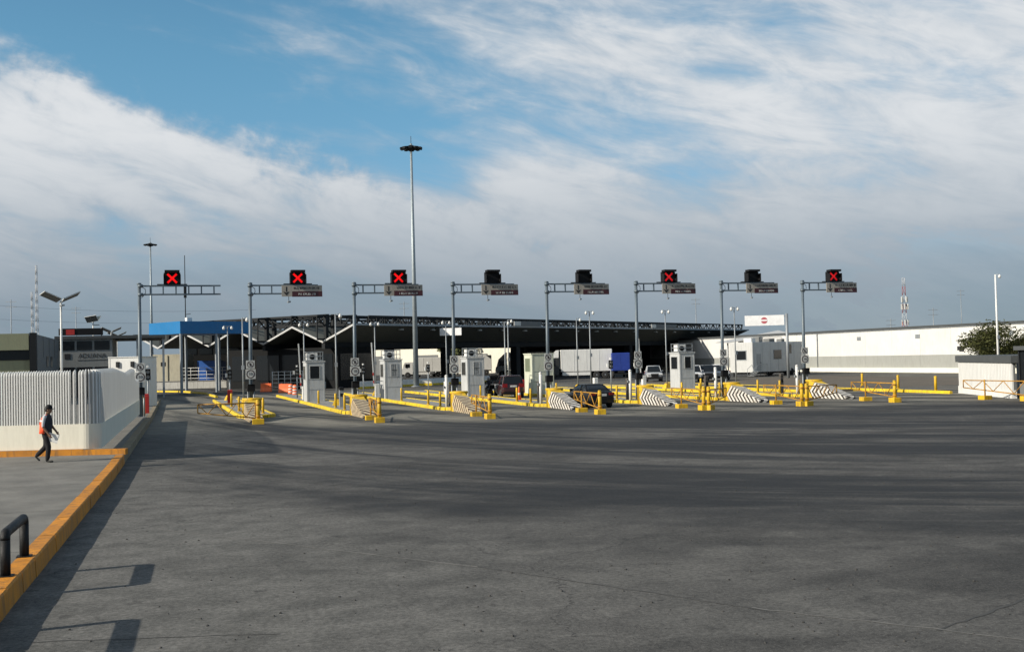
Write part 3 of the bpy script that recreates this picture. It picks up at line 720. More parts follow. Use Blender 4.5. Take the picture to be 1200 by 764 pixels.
MB().bev((0, 0, .55), (.34, .42, 1.1), .03).build('cabinet', RED, barrier0); MB().bev((0, 0, 1.16), (.3, .36, .1), .02).build('lid', RED, barrier0)

# reader pedestals, bollards
def pedestal(loc, h, w, m, head, label, group):
    T = thing('reader_pedestal', label, 'pedestal', loc, random.uniform(-.1, .1), group)
    mb = MB(); mb.bev((0, 0, h/2), (w, w*.8, h), .02); mb.build('column', m, T)
    mb = MB(); mb.bev((0, -w*.15, h+.09), (w*1.1, w*.9, .18), .03); mb.build('head', head, T)
    mb = MB(); mb.bb(-w*.3, w*.3, -w*.4-.012, -w*.4-.002, h*.62, h*.8); mb.build('reader_plate', BLACK, T)
DPED = mat('brown_grey_pedestal', (0.06, 0.052, 0.045), 0.6, 0, 0.2, dirt=0.3)
for k, yy in ((3, 72.6), (4, 73.2), (5, 72.8), (6, 73.5), (7, 74.0)):
    pedestal((XK(k)+.35, yy, .165), 1.25, .26, DPED, DPED, 'dark brown card-reader pedestal behind the nose of the %s island from the slatted fence' % ORD[k-1], 'card-reader pedestals')
pedestal((XK(2)+.25, 77.5, .165), 1.15, .3, GALV, BLACK, 'grey pedestal with black head on the second island from the slatted fence', 'card-reader pedestals')
for k in range(3, 8):
    T = thing('white_pipe_post', 'stubby white pipe post at the foot of the %s gantry from the slatted fence' % ORD[k], 'post', (XK(k)-.42, YR+.55, .165), 0, 'white pipe posts beside the gantries')
    mb = MB(); mb.tube((0, 0, 0), (0, 0, 1.95), .10, n=14); mb.build('pipe', WHITE, T)
    mb = MB(); mb.lathe((0, 0, 1.952), [(.11, 0), (.11, .05), (.05, .1), (.01, .11)], 14); mb.build('cap', WHITE, T)
    mb = MB(); mb.bb(-.2, -.1, -.08, .08, 1.2, 1.35); mb.build('sensor', GALV, T)
bol_n = {}
def bollard(loc, label, h=.95, r=.075):
    T = thing('bollard', label, 'bollard', loc, 0, 'yellow bollards on the islands and kerbs')
    mb = MB(); mb.lathe((0, 0, 0), [(r, 0), (r, h-.03), (r*.7, h), (.005, h+.01)], 12); mb.build('pipe', YEL, T)
    mb = MB(); mb.lathe((0, 0, 0), [(r*1.6, 0), (r*1.6, .03), (r*1.1, .05)], 12); mb.build('collar', YEL, T)
for k in range(1, 8):
    for dx, yy, wh in ((-.28, 73.0, 'first on the left kerb'), (.85, 72.2, 'right kerb'), (-.28, 76.4, 'second on the left kerb'), (-.25, 85.6, 'third on the left kerb')):
        bollard((XK(k)+dx, yy+.3*math.sin(k*7+yy), .165), 'yellow pipe bollard, %s of the %s island from the slatted fence' % (wh, ORD[k-1]))
for px, py in ((1052, 455.5), (1096, 458), (1010, 452)): 
    p = G(px, py, .1); bollard((p.x+.05, p.y, .1), 'fat yellow bollard on the far kerb, %s from the corrugated screen' % {1096: 'first', 1052: 'second', 1010: 'third'}[px], 1.05, .1)
for i, yy in enumerate((70.9, 73.0, 77.2, 80)):
    bollard((KX(yy)-.5, yy, .29), 'yellow bollard on the pavement past the slatted fence, %s along the kerb' % ORD[i], 1.1, .09)
# cones / delineators
def cone(loc, label, h=.75):
    T = thing('traffic_cone', label, 'traffic cone', loc, 0, 'orange traffic cones')
    MB().lathe((0, 0, 0), [(.16, .03), (.05, h*.8), (.03, h), (.005, h+.005)], 14).build('body', ORANGE, T)
    MB().lathe((0, 0, 0), [(.123, h*.36), (.098, h*.52)], 14).build('reflective_band', WHITE, T)
    MB().bb(-.2, .2, -.2, .2, 0, .029).build('base', ORANGE, T)
cone((XK(4)+.75, 79, .165), 'orange traffic cone in front of the fourth-island toll booth', .95)
cone((XK(3)+.9, 73.8, .165), 'orange traffic cone behind the nose of the third island')
cone((XK(5)-.3, 79.5, .165), 'orange traffic cone in front of the pale green booth', .8)

# swing gates
def gate(loc, rz, L, label, foot2=True):
    T = thing('swing_gate', label, 'gate', loc, rz, 'rusty yellow truss swing gates')
    mb = MB(); mb.bev((0, 0, .14), (.62, .5, .28), .02); mb.build('footing', YEL, T)
    mb = MB(); mb.tube((0, 0, .2), (0, 0, 1.25), .10, n=14); mb.lathe((0, 0, 1.25), [(.105, 0), (.08, .05), (.01, .06)], 14); mb.build('post', YEL, T)
    r = .032; zt, zb0, zb1 = 1.13, .33, .68
    A = lambda f: Vector((.14+(L-.14)*f, 0, 0))
    mb = MB(); mb.tube(A(0)+Vector((0, 0, zt)), A(1)+Vector((0, 0, zt)), r, n=8); mb.build('top_rail', GATEY, T)
    mb = MB(); mb.tube(A(0)+Vector((0, 0, zb0)), A(1)+Vector((0, 0, zb1)), r, n=8); mb.build('bottom_rail', GATEY, T)
    for f in (0, 1):
        mb = MB(); mb.tube(A(f)+Vector((0, 0, zb0+(zb1-zb0)*f)), A(f)+Vector((0, 0, zt)), r, n=8); mb.build('stile', GATEY, T)
    N = 3
    for i in range(N):
        f0, f1, f2 = i/N, (i+.5)/N, (i+1)/N
        for a, b in ((f0, f1), (f1, f2)):
            pa = A(a)+Vector((0, 0, zt if a in (f0,) else zb0+(zb1-zb0)*a)); pb = A(b)+Vector((0, 0, zb0+(zb1-zb0)*b if a == f0 else zt))
            mb = MB(); mb.tube(pa, pb, r*.75, n=6); mb.build('brace', GATEY, T)
    for z_ in (.42, 1.05):
        mb = MB(); mb.lathe((0, 0, z_), [(.125, -.05), (.125, .05)], 12); mb.bar((.1, 0, z_), (.16, 0, z_), .05); mb.build('hinge', GATEY, T)
    if foot2:
        mb = MB(); mb.tube((L*.62, .12, .12), (L*.62, .12, 1.2), .045, n=8); mb.build('rest_post', GATEY, T)
        mb = MB(); mb.bev((L*.62, .12, .12), (.55, .6, .24), .02); mb.build('rest_footing', YEL, T)
    return T
gate((XK(1)-.2, 62.7, 0), R(176), 3.1, 'rusty yellow truss gate swung shut across the lane beside the slatted fence', False)
YG = 58.7
for k in range(2, 8):
    gate((XK(k)-1.0+(.45 if k == 2 else 0), YG+(.6 if k == 2 else 0), 0), R(86), 5.0, 'rusty yellow truss gate folded back towards the %s island from the slatted fence' % ORD[k-1])
gate((XK(5)-.75, YG-.1, 0), R(40), 2.6, 'short rusty yellow gate leaf hinged beside the fifth-island gate', False)
gate((XK(6)-.75, YG-.1, 0), R(22), 2.9, 'short rusty yellow gate leaf hinged beside the sixth-island gate', False)
pg = G(1200, 470); gate((47.5, 54.5, 0), R(92), 5.2, 'rusty yellow truss gate in front of the white corrugated screen')
gate((47.3, 53.0, 0), R(-80), 4.5, 'rusty yellow truss gate leading away from the corrugated screen gate', False)

# orange water barriers and drums
def water_barrier(loc, rz, label):
    T = thing('water_barrier', label, 'barrier', loc, rz, 'orange plastic road barriers')
    pr = [(-.3, 0), (.3, 0), (.3, .12), (.14, .45), (.10, .95), (-.10, .95), (-.14, .45), (-.3, .12)]
    MB().prism([(a, b) for a, b in pr], -.6, .6, 'XZ').build('shell', ORANGE, T)
    for y_ in (-.3, .3):
        MB().tube((0, y_, .952), (0, y_, 1.0), .07, n=10).build('filler_cap', RED, T)
p = G(312, 459); water_barrier(p, R(70), 'orange water-filled barrier standing alone in the second lane')
p = G(333.5, 460); water_barrier(p, R(60), 'orange water-filled barrier next to two striped drums')
for px, py, lab in ((341, 461.5, 'orange and white drum next to the water barrier'), (346, 463, 'orange and white drum nearest the booth with the big black window')):
    T = thing('traffic_drum', lab, 'traffic drum', G(px, py), 0, 'orange and white traffic drums')
    MB().lathe((0, 0, 0), [(.32, 0), (.32, .08), (.27, .09), (.26, .35), (.24, .36), (.24, .65), (.22, .66), (.21, .98), (.1, 1.05)], 16).build('body', ORANGE, T)
    for z_ in (.16, .44, .76): MB().lathe((0, 0, 0), [(.285-.04*z_, z_), (.28-.04*z_, z_+.12)], 16).build('reflective_band', WHITE, T)


# ================================================================== PEOPLE
SKIN = mat('skin', (0.20, 0.105, 0.065), 0.6, 0, 0.08)
SHIRT = mat('pale_grey_shirt', (0.42, 0.43, 0.45), 0.8, 0, 0.1, 6, bump=0.3)
TROUS = mat('black_trousers', (0.008, 0.008, 0.010), 0.95, 0, 0.2, 6, bump=0.3)
NAVY = mat('navy_cloth', (0.02, 0.02, 0.028), 0.85, 0, 0.2, 6)
HIVIS = mat('orange_vest_cloth', (0.85, 0.09, 0.025), 0.7, 0, 0.1, 6, bump=0.2)
SHOE = mat('black_shoe', (0.012, 0.012, 0.012), 0.5)
HAIR = mat('black_hair', (0.012, 0.010, 0.009), 0.7)
def skin_body(name, joints, bones, tags, mats, root, parent, loc=(0, 0, 0)):
    """joints {name:(pos,(rx,ry))}; bones [(a,b)]; tags {joint: material index}; one continuous skinned surface"""
    names = list(joints); idx = {n_: i for i, n_ in enumerate(names)}
    me = bpy.data.meshes.new(name); me.from_pydata([joints[n_][0] for n_ in names], [(idx[a], idx[b]) for a, b in bones], [])
    ob = bpy.data.objects.new(name, me); col.objects.link(ob)
    md = ob.modifiers.new('skin', 'SKIN'); md.use_smooth_shade = True
    sv = me.skin_vertices[0].data
    for n_ in names:
        r_ = joints[n_][1]; sv[idx[n_]].radius = r_ if isinstance(r_, tuple) else (r_, r_); sv[idx[n_]].use_root = (n_ == root)
    ob.modifiers.new('subdivision', 'SUBSURF').levels = 2
    dg = bpy.context.evaluated_depsgraph_get(); m2 = bpy.data.meshes.new_from_object(ob.evaluated_get(dg))
    bpy.data.objects.remove(ob); bpy.data.meshes.remove(me)
    m2.materials.clear()
    for m in mats: m2.materials.append(m)
    segs = [(Vector(joints[a][0]), Vector(joints[b][0]), tags.get(b, 0)) for a, b in bones]
    for p in m2.polygons:
        c = Vector(p.center); best = 1e9
        for a, b, t in segs:
            d = b-a; f = max(0, min(1, (c-a).dot(d)/max(d.length_squared, 1e-9))); q = (c-a-d*f).length
            if q < best: best, bt = q, t
        p.material_index = bt; p.use_smooth = True
    o = link(name, m2, parent, loc); return o
def hand_bones(J, B, T, side, wrist, fwd_, down, out_, tagi):
    """palm plus five unequal bent fingers; fwd_ = finger curl direction, down = palm direction, out_ = across the palm"""
    w = Vector(wrist); pm = w+down*.085
    J['palm'+side] = (tuple(pm), (.038, .020)); B.append(('wrist'+side, 'palm'+side)); T['palm'+side] = tagi
    for i, ln in enumerate((.068, .078, .072, .056)):
        base = pm+out_*(.028-.019*i)+down*.018; k1 = base+down*ln*.5+fwd_*.012; k2 = k1+down*ln*.22+fwd_*ln*.42
        for nm, pt, r_ in (('a', k1, .0095), ('b', k2, .008)):
            J['f%d%s%s' % (i, nm, side)] = (tuple(pt), r_); T['f%d%s%s' % (i, nm, side)] = tagi
        B.append(('palm'+side, 'f%da%s' % (i, side))); B.append(('f%da%s' % (i, side), 'f%db%s' % (i, side)))
    t1 = w+down*.045+out_*.045+fwd_*.01; t2 = t1+down*.035+fwd_*.025
    J['t1'+side] = (tuple(t1), .011); J['t2'+side] = (tuple(t2), .009); T['t1'+side] = T['t2'+side] = tagi
    B.append(('palm'+side, 't1'+side)); B.append(('t1'+side, 't2'+side))
base_p = G(58, 541.5, .295)
person = thing('person', 'person walking past the slatted fence in black cap, orange vest and dark trousers', 'person', (base_p.x, base_p.y, .292), -PSI)
J = {'pelvis': ((-.10, 0, .92), (.13, .15)), 'waist': ((-.09, 0, 1.06), (.115, .145)), 'chest': ((-.075, 0, 1.27), (.125, .17)), 'upper': ((-.06, 0, 1.42), (.085, .14)), 'neck': ((-.03, 0, 1.50), (.055, .055)),
     'jaw': ((.02, 0, 1.575), (.065, .058)), 'head': ((.01, 0, 1.66), (.092, .076)), 'crown': ((.0, 0, 1.72), (.07, .062)), 'nose': ((.105, 0, 1.618), (.014, .012)),
     'hipR': ((-.09, -.10, .88), (.115, .108)), 'kneeR': ((.02, -.10, .49), (.088, .08)), 'ankR': ((-.02, -.10, .11), (.072, .064)), 'heelR': ((-.05, -.10, .045), (.038, .04)), 'toeR': ((.17, -.11, .035), (.03, .042)),
     'hipL': ((-.11, .10, .88), (.115, .108)), 'kneeL': ((-.15, .10, .48), (.088, .08)), 'ankL': ((-.43, .10, .215), (.072, .064)), 'heelL': ((-.475, .10, .185), (.038, .04)), 'toeL': ((-.335, .10, .045), (.03, .042)),
     'shR': ((-.07, -.19, 1.41), (.062, .062)), 'elR': ((-.10, -.235, 1.12), (.046, .046)), 'wristR': ((.06, -.20, .90), (.032, .030)),
     'shL': ((-.05, .19, 1.41), (.062, .062)), 'elL': ((-.02, .235, 1.13), (.046, .046)), 'wristL': ((.16, .16, .95), (.032, .030))}
Bn = [('pelvis', 'waist'), ('waist', 'chest'), ('chest', 'upper'), ('upper', 'neck'), ('neck', 'jaw'), ('jaw', 'head'), ('head', 'crown'), ('jaw', 'nose'),
      ('upper', 'shR'), ('shR', 'elR'), ('elR', 'wristR'), ('upper', 'shL'), ('shL', 'elL'), ('elL', 'wristL')]
for s_ in 'RL': Bn += [('pelvis', 'hip'+s_), ('hip'+s_, 'knee'+s_), ('knee'+s_, 'ank'+s_), ('ank'+s_, 'heel'+s_), ('heel'+s_, 'toe'+s_)]
Tg = {'waist': 3, 'chest': 1, 'upper': 1, 'shR': 1, 'elR': 1, 'shL': 1, 'elL': 1}
for s_ in 'RL': Tg.update({'hip'+s_: 2, 'knee'+s_: 2, 'ank'+s_: 2, 'heel'+s_: 3, 'toe'+s_: 3})
Tg['waist'] = 2
hand_bones(J, Bn, Tg, 'R', J['wristR'][0], Vector((.2, .9, 0)), Vector((.5, 0, -.86)), Vector((.86, 0, .5)), 0)
hand_bones(J, Bn, Tg, 'L', J['wristL'][0], Vector((.2, -.9, 0)), Vector((.5, 0, -.86)), Vector((.86, 0, .5)), 0)
skin_body('body', J, Bn, Tg, [SKIN, SHIRT, TROUS, SHOE], 'pelvis', person)
def ell(cx, cz, rx, ry, n_=20, a0=0, a1=2*math.pi): return [(cx+rx*math.cos(a0+(a1-a0)*i/n_), ry*math.sin(a0+(a1-a0)*i/n_), cz) for i in range(n_)]
def vest_half(a0, a1, m, name, lab=None):
    mb = MB(); rings = []
    for cx, cz, rx, ry in ((-.11, .90, .19, .215), (-.105, 1.05, .18, .21), (-.085, 1.25, .185, .22), (-.07, 1.38, .145, .195), (-.055, 1.46, .10, .14), (-.04, 1.50, .075, .085)):
        rings.append([(cx+rx*math.cos(a0+(a1-a0)*i/12), ry*math.sin(a0+(a1-a0)*i/12), cz) for i in range(13)])
    mb.loft(rings, False, True, closed=False); o = mb.build(name, m, person)
    md = o.modifiers.new('thick', 'SOLIDIFY'); md.thickness = .012
    return o
v = vest_half(R(78), R(284), HIVIS, 'vest_back'); v['label'] = 'orange high-visibility back of the vest'
vest_half(R(-74), R(76), NAVY, 'vest_front')
for z_, cx, rx, ry in ((1.30, -.082, .192, .225),):
    mb = MB(); mb.loft([[(cx+rx*math.cos(t), ry*math.sin(t), z_+dz) for t in [R(105+150*i/12) for i in range(13)]] for dz in (-.025, .025)], False, True, closed=False); mb.build('reflective_strip', mat('reflective_tape', (.75, .75, .72), .3), person)
mb = MB(); mb.lathe((.0, 0, 1.66), [(.100, 0), (.106, .03), (.102, .075), (.080, .115), (.045, .135), (.005, .14)], 18); cap = mb.build('cap', BLACK, person)
mb = MB(); mb.loft([[(.06+.13*f*math.cos(t), .085*math.sin(t), 1.685-.02*f-.01*abs(math.sin(t))) for t in [R(-80+160*i/10) for i in range(11)]] for f in (.2, .6, 1.0)], False, True, closed=False); vz = mb.build('visor', BLACK, cap); vz.modifiers.new('thick', 'SOLIDIFY').thickness = .008
mb = MB(); mb.lathe((-.035, 0, 1.59), [(.05, -.03), (.082, .0), (.092, .05), (.09, .10)], 16); mb.build('hair', HAIR, person)
for sy in (-1, 1):
    MB().lathe((.085, sy*.034, 1.655), [(.002, -.012), (.012, -.004), (.012, .004), (.002, .012)], 8).build('eye', BLACK, person)
    MB().lathe((.005, sy*.083, 1.625), [(.005, -.032), (.018, -.012), (.02, .012), (.006, .034)], 8).build('ear', SKIN, person)
MB().box((.094, 0, 1.572), (.012, .045, .012)).build('mouth', mat('lips', (.16, .06, .05), .6), person)
pp = Matrix.Rotation(-PSI, 3, 'Z') @ Vector((.16, -.02, .80))
papers = thing('paper_bundle', 'white bundle of papers held by the walking person', 'papers', (base_p.x+pp.x, base_p.y+pp.y, .292+pp.z), -PSI)
for i in range(4):
    mb = MB(); mb.box((.0, -.10+.004*i, -.035), (.34, .003, .26), ry=R(12+3*i), rx=R(4)); mb.build('sheet', WHITE, papers)

# ================================================================== VEHICLES
def wheel(T, x, y, r, w=.22):
    s = 1 if x > 0 else -1
    MB().lathe((x, y, r), [(r*.62, -w/2), (r*.93, -w/2), (r, -w/2+.03), (r, w/2-.03), (r*.93, w/2), (r*.62, w/2)], 22, 'X').build('tyre', RUBBER, T)
    MB().lathe((x, y, r), [(r*.60, -w/2+.03), (r*.62, w/2-.02), (r*.3, w/2-.01), (r*.12, w/2+.01)] if s > 0 else [(r*.12, -w/2-.01), (r*.3, -w/2+.01), (r*.62, -w/2+.02), (r*.60, w/2-.03)], 16, 'X').build('rim', ALLOY, T)
def car(label, cat, name, loc, rz, paint, st, gh, roof, wheels, wr, tail=(.8, .1, .24), H=None, front_style='car', group=None, plate=True):
    """forward = +Y. st: lower body stations (y, zbottom, ztop, halfwidth); gh: glasshouse rings [(z, y_rear, y_front, halfwidth)]"""
    T = thing(name, label, cat, loc, rz, group)
    mb = MB(); rings = []
    for y, zb, zt, w in st:
        rings.append([(-w*.9, y, zb), (-w, y, zb+.1), (-w, y, zb+(zt-zb)*.55), (-w*.97, y, zt-.09), (-w*.86, y, zt), (w*.86, y, zt), (w*.97, y, zt-.09), (w, y, zb+(zt-zb)*.55), (w, y, zb+.1), (w*.9, y, zb)])
    mb.loft(rings, True, True); b = mb.build('body', paint, T)
    b.modifiers.new('subdivision', 'SUBSURF').levels = 1; b.modifiers['subdivision'].render_levels = 1
    def ringz(z, y0, y1, w, c=.12): return [(-w+c, y0, z), (w-c, y0, z), (w, y0+c*1.4, z), (w, y1-c*1.6, z), (w-c, y1, z), (-w+c, y1, z), (-w, y1-c*1.6, z), (-w, y0+c*1.4, z)]
    mb = MB(); mb.loft([ringz(*q) for q in gh], True, False); mb.build('windows', GLASS, T)
    mb = MB(); z, y0, y1, w = gh[-1]; mb.loft([ringz(z-.02, y0-.03, y1+.05, w+.012), ringz(z+.03, y0, y1, w-.01), ringz(z+.055, y0+.12, y1-.12, w-.1)], True, True); mb.build('roof', paint, T)
    (za, ya0, ya1, wa), (zc, yc0, yc1, wc) = gh[0], gh[-1]
    for sx in (-1, 1):
        for p, q in (((wa-.03, ya0+.05, za), (wc-.03, yc0+.05, zc)), ((wa-.03, ya1-.05, za), (wc-.03, yc1-.05, zc)), ((wa+.004, (ya0+ya1)/2-.2, za), (wc+.004, (yc0+yc1)/2-.1, zc))):
            MB().bar((sx*p[0], p[1], p[2]), (sx*q[0], q[1], q[2]), .07, .09).build('pillar', paint, T)
        yr, yf = st[0][0], st[-1][0]
        zt, zh, tw = tail
        MB().bb(*sorted((sx*st[1][3]*.55, sx*(st[1][3]*.97))), yr-.03, yr+.12, zt-zh/2, zt+zh/2).build('tail_light', mat('tail_lamp_red', (.16, .004, .006), .2), T)
        MB().bb(*sorted((sx*st[-2][3]*.5, sx*(st[-2][3]*.95))), yf-.12, yf+.025, zt-.14, zt+.03).build('headlight', mat('headlamp', (.55, .56, .57), .15), T)
        mx = wa+.12; MB().bev((sx*mx, ya1-.55, za+.12), (.2, .1, .15), .02).build('mirror', paint, T)
    mb = MB(); mb.bb(-st[1][3]*.9, st[1][3]*.9, st[0][0]-.05, st[0][0]+.1, .32, .52); mb.build('rear_bumper', BLACK if cat != 'car' else paint, T)
    mb = MB(); mb.bb(-st[-2][3]*.9, st[-2][3]*.9, st[-1][0]-.1, st[-1][0]+.06, .32, .52); mb.build('front_bumper', BLACK if cat != 'car' else paint, T)
    mb = MB(); mb.bb(-st[-2][3]*.45, st[-2][3]*.45, st[-1][0]-.1, st[-1][0]+.035, .56, tail[0]-.02); mb.build('grille', BLACK, T)
    if plate: MB().bb(-.26, .26, st[0][0]-.062, st[0][0]-.052, tail[0]-.12, tail[0]+.02).build('licence_plate', SIGNW, T)
    for x, y in wheels:
        wheel(T, x, y, wr)
    return T
def paint(name, c): return mat(name, c, 0.35, 0.0, 0.06, 1.5, coat=0.8, dirt=0.1)
SED = [(-2.28, .42, .80, .70), (-2.22, .30, 1.0, .82), (-1.9, .22, 1.06, .87), (-1.0, .18, 1.0, .89), (0, .18, .96, .89), (1.0, .18, .95, .89), (1.7, .20, .86, .87), (2.15, .28, .74, .80), (2.28, .40, .60, .66)]
SEDG = [(.97, -1.78, 1.15, .79), (1.2, -1.45, .75, .70), (1.40, -1.0, .2, .58)]
p = G(703, 478.5); car('black saloon car waiting at the chevron wedge behind a truss gate', 'car', 'saloon_car', (p.x+.15, p.y+2.3, 0), R(1), mat('black_car_paint', (.004, .004, .005), .45, 0, .05, coat=.15, spec=.3), SED, SEDG, None, ((-.8, -1.4), (.8, -1.4), (-.8, 1.38), (.8, 1.38)), .31, (.86, .15, .3))
VAN = [(-2.25, .45, .95, .80), (-2.2, .32, 1.12, .87), (-1.8, .24, 1.15, .92), (0, .22, 1.12, .93), (1.2, .22, 1.08, .92), (1.8, .24, .98, .90), (2.2, .3, .85, .82), (2.28, .4, .7, .7)]
VANG = [(1.10, -2.12, 1.45, .85), (1.5, -2.0, .9, .76), (1.74, -1.85, .45, .68)]
p = G(604, 466.5); car('dark red van in the lane beside the pale green booth', 'van', 'passenger_van', (p.x+.15, p.y+2.3, 0), R(-7), paint('dark_red_car_paint', (.030, .004, .006)), VAN, VANG, None, ((-.83, -1.4), (.83, -1.4), (-.83, 1.38), (.83, 1.38)), .34, (1.0, .3, .3))
PICK = [(-2.6, .55, 1.0, .86), (-2.5, .5, 1.12, .92), (-1.0, .42, 1.12, .95), (.4, .40, 1.12, .95), (1.4, .42, 1.14, .94), (2.2, .46, 1.10, .92), (2.55, .5, 1.0, .86)]
PICKG = [(1.10, -.95, 1.45, .86), (1.5, -.8, .95, .78), (1.80, -.7, .45, .70)]
WHP = ((-.84, -1.6), (.84, -1.6), (-.84, 1.6), (.84, 1.6))
for px, py, rz, cn, c, lab in ((820, 447.5, 156, 'white_car_paint', (.62, .62, .62), 'white pickup truck parked beside the white toll booth with side window'), (836, 447, 158, 'dark_grey_car_paint', (.05, .052, .055), 'dark grey pickup truck parked next to a white pickup'),
                                (849, 446, 140, 'white_car_paint', (.62, .62, .62), 'white pickup truck parked against the white inspection trailer'), (481, 441, 240, 'white_car_paint', (.62, .62, .62), 'white pickup truck parked by the tall floodlight mast'),
                                (500, 442, 235, 'dark_grey_car_paint', (.05, .052, .055), 'dark grey pickup truck parked before the white box lorry'), (772, 447, 160, 'silver_car_paint', (.35, .36, .37), 'silver pickup truck half hidden behind a toll booth')):
    p = G(px, py); car(lab, 'pickup truck', 'pickup_truck', (p.x, p.y+1.5, 0), R(rz), paint(cn, c), PICK, PICKG, None, WHP, .40, (.95, .25, .3), group='pickup trucks parked beyond the booths', plate=False)
def lorry(label, loc, rz, L, boxcol, cabcol, group, fairing=True, cabz=3.0, zt=4.1):
    T = thing('box_lorry', label, 'lorry', loc, rz, group)
    MB().bb(-.45, .45, -L/2, L/2+2.2, .75, 1.0).build('chassis', DARKST, T)
    mb = MB(); mb.bev((0, 0, (1.05+zt)/2), (2.5, L, zt-1.05), .05); bx_ = mb.build('cargo_box', boxcol, T)
    for x_ in (-1.262, 1.262):
        for f in (-.5, -.25, 0, .25, .5): MB().bb(x_-.01, x_+.01, f*(L-.2)-.04, f*(L-.2)+.04, 1.15, zt-.08).build('rib', boxcol, bx_)
    for sx in (-1, 1): MB().bb(*sorted((sx*.03, sx*1.18)), -L/2-.02, -L/2-.004, 1.15, zt-.12).build('rear_door', boxcol, bx_)
    f0 = L/2+.25
    side = [(f0, .6), (f0+1.9, .6), (f0+2.0, 1.5), (f0+1.8, 1.75), (f0+1.45, cabz), (f0, cabz)]
    cab = MB().loft([[(-1.15, a, b) for a, b in side], [(1.15, a, b) for a, b in side]]).build('cab', cabcol, T)
    MB().face([(-1.05, f0+1.79, 1.85), (1.05, f0+1.79, 1.85), (1.02, f0+1.52, cabz-.15), (-1.02, f0+1.52, cabz-.15)]).build('windscreen', GLASS, cab)
    for sx in (-1, 1):
        MB().bb(*sorted((sx*1.153, sx*1.165)), f0+.5, f0+1.35, 1.8, cabz-.3).build('side_window', GLASS, cab)
        MB().bb(*sorted((sx*.7, sx*1.1)), f0+1.95, f0+2.02, .95, 1.25).build('headlight', mat('headlamp', (.55, .56, .57), .15), cab)
        MB().bev((sx*1.35, f0+1.55, 2.2), (.14, .1, .5), .02).build('mirror', BLACK, cab)
    if fairing:
        MB().loft([[(-1.05, f0+.05, cabz+.002), (1.05, f0+.05, cabz+.002), (1.05, f0+1.4, cabz+.002), (-1.05, f0+1.4, cabz+.002)], [(-1.0, f0, zt), (1.0, f0, zt), (1.0, f0+.3, zt-.05), (-1.0, f0+.3, zt-.05)]]).build('wind_fairing', WHITE, cab)
    for y in (-L/2+1.0, -L/2+2.2, L/2+1.2):
        for sx in (-1, 1): wheel(T, sx*1.05, y, .5, .32)
    MB().bb(-1.1, 1.1, -L/2-.1, -L/2+.05, .5, .66).build('rear_bumper', DARKST, T)
    MB().bb(-1.2, -1.15, -L/2+3, L/2-.2, .5, .95).build('side_guard', WHITE, T); MB().bb(1.15, 1.2, -L/2+3, L/2-.2, .5, .95).build('side_guard', WHITE, T)
    return T
WTR = mat('white_lorry_paint', (.60, .60, .58), .45, 0, .04, .8, dirt=.15)
p = G(691, 443.6); lorry('white box lorry with dark cab parked before the long canopy', (p.x, p.y+1.3, 0), R(73), 7.2, WTR, mat('dark_cab_paint', (.02, .022, .022), .4), 'lorries under the canopy')
p = G(731, 443); lorry('blue box lorry seen from behind beneath the long canopy', (p.x+1, p.y+4, 0), R(-18), 7.0, mat('blue_lorry_paint', (.012, .035, .22), .5), mat('blue_lorry_paint', (.012, .035, .22), .5), 'lorries under the canopy', False, zt=3.5)
p = G(514, 442); lorry('white box lorry behind the tall floodlight mast', (p.x, p.y+5, 0), R(75), 6.5, WTR, WTR, 'lorries under the canopy', False, 2.8, 3.6)
p = G(622, 441); lorry('white box lorry half hidden behind the pale green booth', (p.x+3, p.y+7, 0), R(74), 9, WTR, WTR, 'lorries under the canopy')
p = G(560, 441); lorry('white box lorry in shade behind a thick black canopy column', (p.x+3, p.y+16, 0), R(75), 8, WTR, WTR, 'lorries under the canopy', False, 2.8, 3.8)
wc = C2W((127-600)/F*84, 84); cbn = thing('portable_cabin', 'white portable cabin showing above the far end of the slatted fence', 'cabin', (wc.x, wc.y, .292), -PSI-R(10))
MB().bev((1.2, 1.3, 1.8), (2.4, 2.6, 3.6), .04).build('body', WTR, cbn)
for x in (.6, 1.75): MB().bb(x, x+.22, -.14, -.004, 2.9, 3.3).build('flood_lamp', DARKST, cbn)
for x in (.02, 2.38): MB().bb(x-.05, x+.05, -.03, -.004, .1, 3.55).build('corner_post', WTR, cbn)
MB().bb(-.06, 2.46, -.06, 2.66, 3.602, 3.66).build('roof', WTR, cbn)

# motorcycle and rider
p = G(576.5, 465.8)
mc = thing('motorcycle', 'dark motorcycle in the lane ahead of the dark red van', 'motorcycle', (p.x, p.y+.9, 0), R(4))
for y in (-.68, .68):
    MB().lathe((0, y, .31), [(.24, -.055), (.30, -.05), (.31, 0), (.30, .05), (.24, .055)], 20, 'X').build('wheel', RUBBER, mc)
MB().loft([[(-.09, -.6, .62), (.09, -.6, .62), (.09, -.6, .72), (-.09, -.6, .72)], [(-.13, -.1, .5), (.13, -.1, .5), (.13, -.1, .8), (-.13, -.1, .8)], [(-.15, .3, .55), (.15, .3, .55), (.13, .3, .98), (-.13, .3, .98)], [(-.06, .5, .75), (.06, .5, .75), (.06, .5, .95), (-.06, .5, .95)]], True, True).build('body', mat('dark_bike_paint', (.015, .016, .02), .35), mc)
MB().bb(-.13, .13, -.15, .25, .22, .52).build('engine', ALLOY, mc)
mb = MB(); mb.tube((0, .68, .31), (0, .42, 1.0), .04, n=8); mb.build('fork', ALLOY, mc)
mb = MB(); mb.tube((-.36, .34, 1.06), (.36, .34, 1.06), .02, n=8); mb.build('handlebar', DARKST, mc)
MB().bev((0, -.72, .85), (.42, .36, .36), .04).build('top_box', BLACK, mc)
MB().bb(-.06, .06, -.74, -.70, .55, .62).build('tail_light', MATS['tail_lamp_red'], mc)
